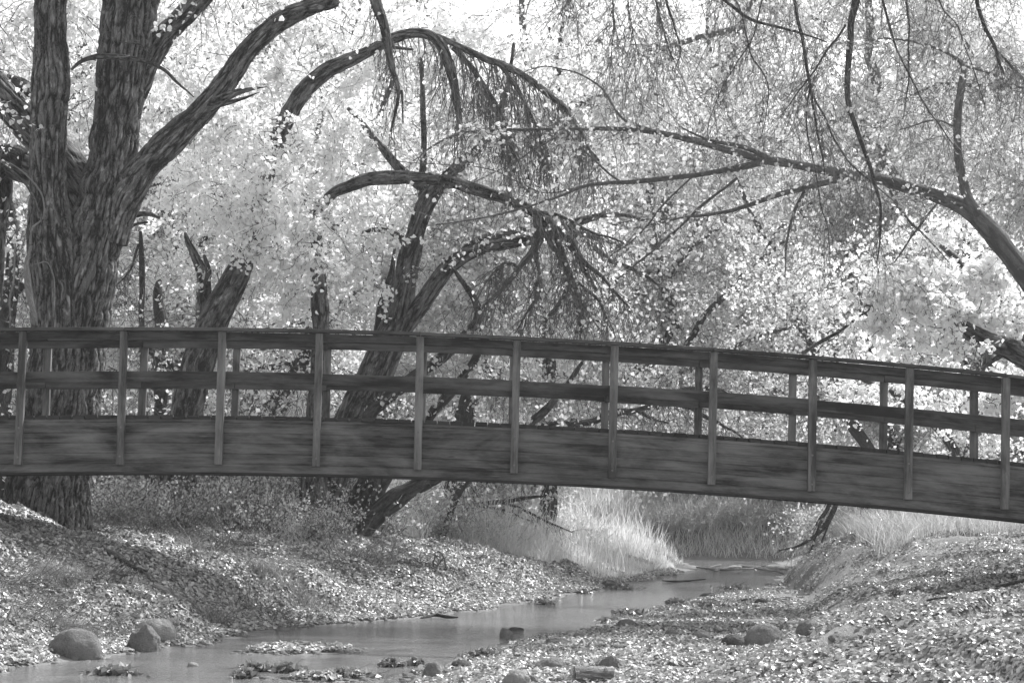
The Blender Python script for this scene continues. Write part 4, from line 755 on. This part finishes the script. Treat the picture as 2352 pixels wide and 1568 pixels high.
rngs = np.random.default_rng(9); a = Acc(); xs_, ys_ = s_right(rngs, 5200); xi_, yi_ = s_isl(rngs, 1400); xs_ = np.concatenate([xs_, xi_]); ys_ = np.concatenate([ys_, yi_]); xs2, ys2 = s_left(rngs, 2600); k = (xl(ys2) - xs2) < .9; xs_ = np.concatenate([xs_, xs2[k]]); ys_ = np.concatenate([ys_, ys2[k]])
zz_ = gz(xs_, ys_); k = (zz_ > -.04) & (zz_ < .35); xs_, ys_, zz_ = xs_[k], ys_[k], zz_[k]; n = len(xs_)
u = np.arange(8) / 8 * 6.2832; prof = np.array([(1, -.3), (.95, .15), (.65, .42), (.05, .55)]); sz = rngs.uniform(.015, .055, n); asp = rngs.uniform(.6, 1, n); ph = rngs.uniform(0, 6.28, n)
ring = np.stack([np.stack([p[0] * np.cos(u), p[0] * np.sin(u), np.full(8, p[1])], 1) for p in prof]).reshape(-1, 3)
v = ring[None] * sz[:, None, None] * np.stack([np.ones(n), asp, asp * .9], 1)[:, None]; cph, sph = np.cos(ph)[:, None], np.sin(ph)[:, None]
v = np.stack([v[..., 0] * cph - v[..., 1] * sph + xs_[:, None], v[..., 0] * sph + v[..., 1] * cph + ys_[:, None], v[..., 2] + zz_[:, None] + .006], -1)
j = np.arange(8)[None]; j2 = (j + 1) % 8; i = np.arange(3)[:, None] * 8; f0 = np.stack([i + j, i + j2, i + 8 + j2, i + 8 + j], -1).reshape(-1, 4); f = (f0[None] + (np.arange(n) * 32)[:, None, None]).reshape(-1, 4)
a.add(v.reshape(-1, 3), f); tag(a.build('pebbles', M['rock']), 'small pebbles between the leaves along the water', 'pebbles', kind='stuff')

# ------------------------------------------------------------------ logs, driftwood, debris
def logthing(name, label, rows, matn='drift', sides=14, disp=.01, step=.05, cat='log', zl=.03):
    acc = Acc(); p0 = None
    for seg in rows:
        pts = []
        for (px, py, wd_) in seg:
            p = on_z(px, py, zl); 
            p = hit(px, py, zl); p[2] += zl
            pts.append((p[0], p[1], p[2], wd_ / 2 * p[1] / F))
        if p0 is None: p0 = np.array(pts[0][:3])
        limb(acc, np.array(pts), sides, step, disp, .02, p0[0])
    o = acc.build(name, M[matn], origin=p0); o.location = p0; tag(o, label, cat); return o
# cut log with bark rings in the right foreground
pl = on_z(1364, 1562, .1); s_ = pl[1] / F
lg = empty('cut_log', tuple(pl + np.array([0, 0, -.05])), 'short cut log with cracked bark and sawn end at the bottom of the gravel bar', 'log')
a = Acc(); limb(a, np.array([(-45 * s_, 0, .085, 23 * s_), (-20 * s_, .01, .087, 20.5 * s_), (10 * s_, .02, .085, 21 * s_), (44 * s_, .03, .08, 22 * s_)]), 40, .01, .012, 0, 4.0, close=False); a.build('log_body', M['drift'], lg)
for e, sg in ((-45 * s_, -1), (44 * s_, 1)):
    a = Acc(); th = np.arange(24) / 24 * 6.2832; rr_ = 23 * s_; yy = 0 if sg < 0 else .03; zc = .085 if sg < 0 else .08
    v = [np.stack([np.full(24, e + sg * dx_), yy + rr_ * q_ * np.cos(th), zc + rr_ * q_ * np.sin(th)], 1) for q_, dx_ in ((1.0, 0), (.97, .006), (.6, .004), (.02, .002))]
    i = np.arange(3)[:, None] * 24; j = np.arange(24)[None]; j2 = (j + 1) % 24; a.add(np.vstack(v), np.stack([i + j, i + j2, i + 24 + j2, i + 24 + j], -1).reshape(-1, 4)); a.build('sawn_end', M['cut'], lg)
a = Acc(); 
for k in range(5):
    th = np.linspace(.2, 2.9, 12); xx = 44 * s_ * (.65 - .02 * k) + np.zeros(12); limb(a, np.column_stack([xx + np.sin(th * 3 + k) * .008, .02 - np.cos(th) * (22.5 * s_ + .004 * k), .085 + np.sin(th) * (22.5 * s_), np.full(12, .003)]), 5, .02)
a.build('dry_root', M['twig'], lg)
logthing('driftwood_log', 'pale short log lying on the leafy left bank above the boulders', [[(268,1418,16),(295,1416,17),(320,1417,14)]])
logthing('driftwood_log', 'pale short stick near the tuft on the left bank', [[(176,1474 ,10),(200,1472,12),(222,1474,8)]])
logthing('fallen_log', 'dark mossy log sloping down the left bank below the shrubs', [[(240,1268,14),(268,1280,22),(300,1302,19),(330,1318,22),(362,1342,12),(372,1350,5)],[(300,1302,8),(318,1288,6),(330,1272,3)]], 'bark', disp=.03)
logthing('fallen_log', 'earthy half buried log on the middle of the left bank', [[(350,1345,20),(400,1370,24),(440,1390,20)]], 'drift', disp=.02)
logthing('floating_stick', 'dark thick stick lying along the left water edge in the middle', [[(968,1418,5),(1000,1413,9),(1030,1417,8),(1052,1418,4)]], 'bark2', zl=.03)
logthing('thin_stick', 'long thin stick on the shore of the grassy point', [[(1520,1332,3),(1560,1334,5),(1620,1330,3)]], 'bark2', 6, 0)
logthing('driftwood_branch', 'bare forked branch lying on the right slope edge', [[(2130,1378,4),(2180,1375,7),(2240,1358,7),(2352,1335,8)],[(2180,1372,4),(2150,1362,4)]], 'bark2', 8, 0, cat='branch')
logthing('driftwood_pile', 'pale sticks of driftwood stranded across the far stream', [[(1600,1302,4),(1660,1308,6),(1720,1306,5)],[(1640,1310,4),(1700,1300,5),(1790,1312,4)],[(1690,1296,3),(1740,1302,4),(1800,1316,3)],[(1620,1305,3),(1655,1296,3)],[(1720,1306,3),(1760,1298,3)]], 'drift', 6, 0, cat='driftwood')
rngd = np.random.default_rng(31)
def debris(px, py, wpx, label, seed, nl=120, nt=26, big=.06):
    rng = np.random.default_rng(seed); p = hit(px, py); z = float(p[2]); hw = wpx / 2 * p[1] / F
    root = empty('debris_clump', (float(p[0]), float(p[1]), z), label, 'debris', 'leaf and twig clumps caught in the stream'); a, b = Acc(), Acc()
    P0 = rng.normal(0, .4, (nt, 3)) * [hw, hw * .8, 0]; Dr = rng.normal(0, 1, (nt, 3)) * [1, 1, .25]; P0[:, 2] = .02; tubes(a, grow(rng, P0, Dr, hw * 1.0, 6, 0, .15), taper(nt, 6, .005, .002))
    c = rng.normal(0, .42, (nl, 3)) * [hw, hw * .7, 0]; c[:, 2] = rng.random(nl) * .05 * np.exp(-(c[:, 0] / hw) ** 2) + .008; leaves(b, rng, c, big, True, .9)
    a.build('twigs', M['twig'], root); b.build('leaf_heap', M['litter_dim'], root, smooth=False)
for k, (px, py, wp, lb) in enumerate([(265,1548,120,'big clump of dead leaves and twigs in the bottom left channel'),(585,1540,80,'twiggy debris clump below the gravel island'),(660,1543,90,'leafy debris clump at the bottom of the left channel'),(900,1530,60,'small debris clump at the bottom of the main channel'),(960,1528,40,'tiny debris clump beside the round rock'),
    (1430,1352,70,'debris clump in the far stream right of the black rock'),(1340,1362,50,'low leaf clump in the far stream left of others'),(1450,1410,80,'leaf and root clump at the narrow of the stream'),(1620,1395,120,'wide dark debris bank on the far right shore'),(1560,1385,70,'dark debris at the water edge before the cut bank'),(1400,1430,50,'small clump of leaves in the water by the bar'),(1690,1352,90,'debris line in the water near the cut bank'),(1250,1388,60,'debris clump along the left shore bend'),(560,1556,60,'leaf heap at the very bottom left of the island'),(800,1556,120,'leafy debris patch along the bottom edge near the island'),(1110,1512,70,'leaves heaped at the shore above the round rock')]):
    debris(px, py, wp, lb, 600 + k, int(wp * 1.6), 26)
# bare brush and sticks on the left bank
def sticks(px, py, n, ln, label, seed, up=.4, dx=0.0, r=.006, matn='twig', sub=True):
    rng = np.random.default_rng(seed); p = on_z(px, py, .3)
    p = hit(px, py)
    root = Acc(); P0 = rng.normal(0, .18, (n, 3)); P0[:, 2] = 0; Dr = rng.normal(0, .5, (n, 3)) + [dx, 0, up]; P = grow(rng, P0, Dr, ln * rng.uniform(.5, 1.2, n), 8, .05, .16); tubes(root, P, taper(n, 8, r, r * .4))
    if sub:
        i = rng.integers(0, n, n * 3); k = rng.integers(1, 7, n * 3); tubes(root, grow(rng, P[i, k], rng.normal(0, .6, (n * 3, 3)) + [dx, 0, up * .5], ln * .3, 5, .05, .2), taper(n * 3, 5, r * .5, r * .25))
    o = root.build('brushwood', M[matn]); o.location = (float(p[0]), float(p[1]), float(gz(p[0], p[1]))); tag(o, label, 'brushwood')
sticks(60,1400,26,.8,'dark dead brush leaning on the slope at the left edge',701,.5,-.3); sticks(25,1415,30,.5,'matted roots and sticks at the bottom left bank',702,.15,.2); sticks(150,1390,26,.5,'fringe of hanging roots under the grassy lip of the left bank',703,-.2,.3)
sticks(100,1310,12,.9,'thin bare twigs standing in the leaves below the huge trunk',704,.9,.2,.004); sticks(480,1270,40,.7,'pile of dark fallen sticks on the left bank beneath the bridge',705,.1,.3,.009); sticks(790,1290,50,.8,'twiggy dark thicket at the foot of the leaning stem',706,.4,.1,.006)
sticks(850,1300,40,.8,'dark twigs sprawling down slope from the leaning stem',707,.15,.4,.006); sticks(340,1230,30,.8,'bare sticks leaning right of the huge trunk base',708,.5,.3,.007); sticks(670,1260,30,.9,'grey upright weeds left of the upright trunk',709,1.0,0,.004,'twig_pale')
sticks(1560,1298,26,.5,'row of pale dry stalks at the tip of the grassy point',710,1.2,.1,.006,'twig_pale',False); sticks(1770,1290,26,.6,'sprawling twigs at the far edge of the cut bank',711,.4,.2,.006)
for k, (px, py, n_, ln, dx, lb) in enumerate([(15,1340,40,.7,.5,'tangled brush sprawling at the left edge below the mound'),(110,1440,34,.5,.4,'dark root tangle above the large left boulder'),(230,1450,30,.4,.3,'small root tangle between the left boulders'),(250,1345,26,.5,.5,'fine dead sticks on the slope beside the sloping log'),(560,1400,34,.4,.2,'clump of dark roots at the undercut of the left bank'),(640,1425,26,.3,.1,'low dark twigs by the water on the left bank'),(420,1240,40,.7,.2,'fallen brush in front of the shrubs on the left bank'),(230,1220,36,.8,.5,'sticks and dead grass just right of the huge trunk'),(560,1250,40,.6,-.2,'matted sticks under the middle of the left shrubs'),(900,1290,34,.5,.4,'sprawling twigs on the bright leaf slope'),(2040,1360,20,.25,.2,'dark roots poking from a ledge of the right slope'),(1960,1300,24,.3,-.2,'dead stems on the cut edge of the right bank')]):
    sticks(px, py, n_, ln, lb, 730 + k, .25, dx, .006)
sticks(990,1305,18,.3,'dark root stump in the bright leaf slope',712,.3,0,.02,'twig')

# ------------------------------------------------------------------ haze: thin bright air between the camera and the far trees
m_, t_, o_ = new_mat('thin_haze'); pv = N(t_, 'ShaderNodeVolumePrincipled'); pv.inputs['Color'].default_value = (.9, .9, .9, 1); pv.inputs['Density'].default_value = .0006; pv.inputs['Anisotropy'].default_value = .3
L(t_, pv.outputs[0], o_.inputs['Volume'])
a = Acc(); x0, x1, y0, y1, z0, z1 = -1100, 1100, -1100, 1100, -3, 60
a.add([(x0,y0,z0),(x1,y0,z0),(x1,y1,z0),(x0,y1,z0),(x0,y0,z1),(x1,y0,z1),(x1,y1,z1),(x0,y1,z1)], [[0,3,2,1],[4,5,6,7],[0,1,5,4],[1,2,6,5],[2,3,7,6],[3,0,4,7]])
tag(a.build('haze', m_, None, False), kind='stuff')
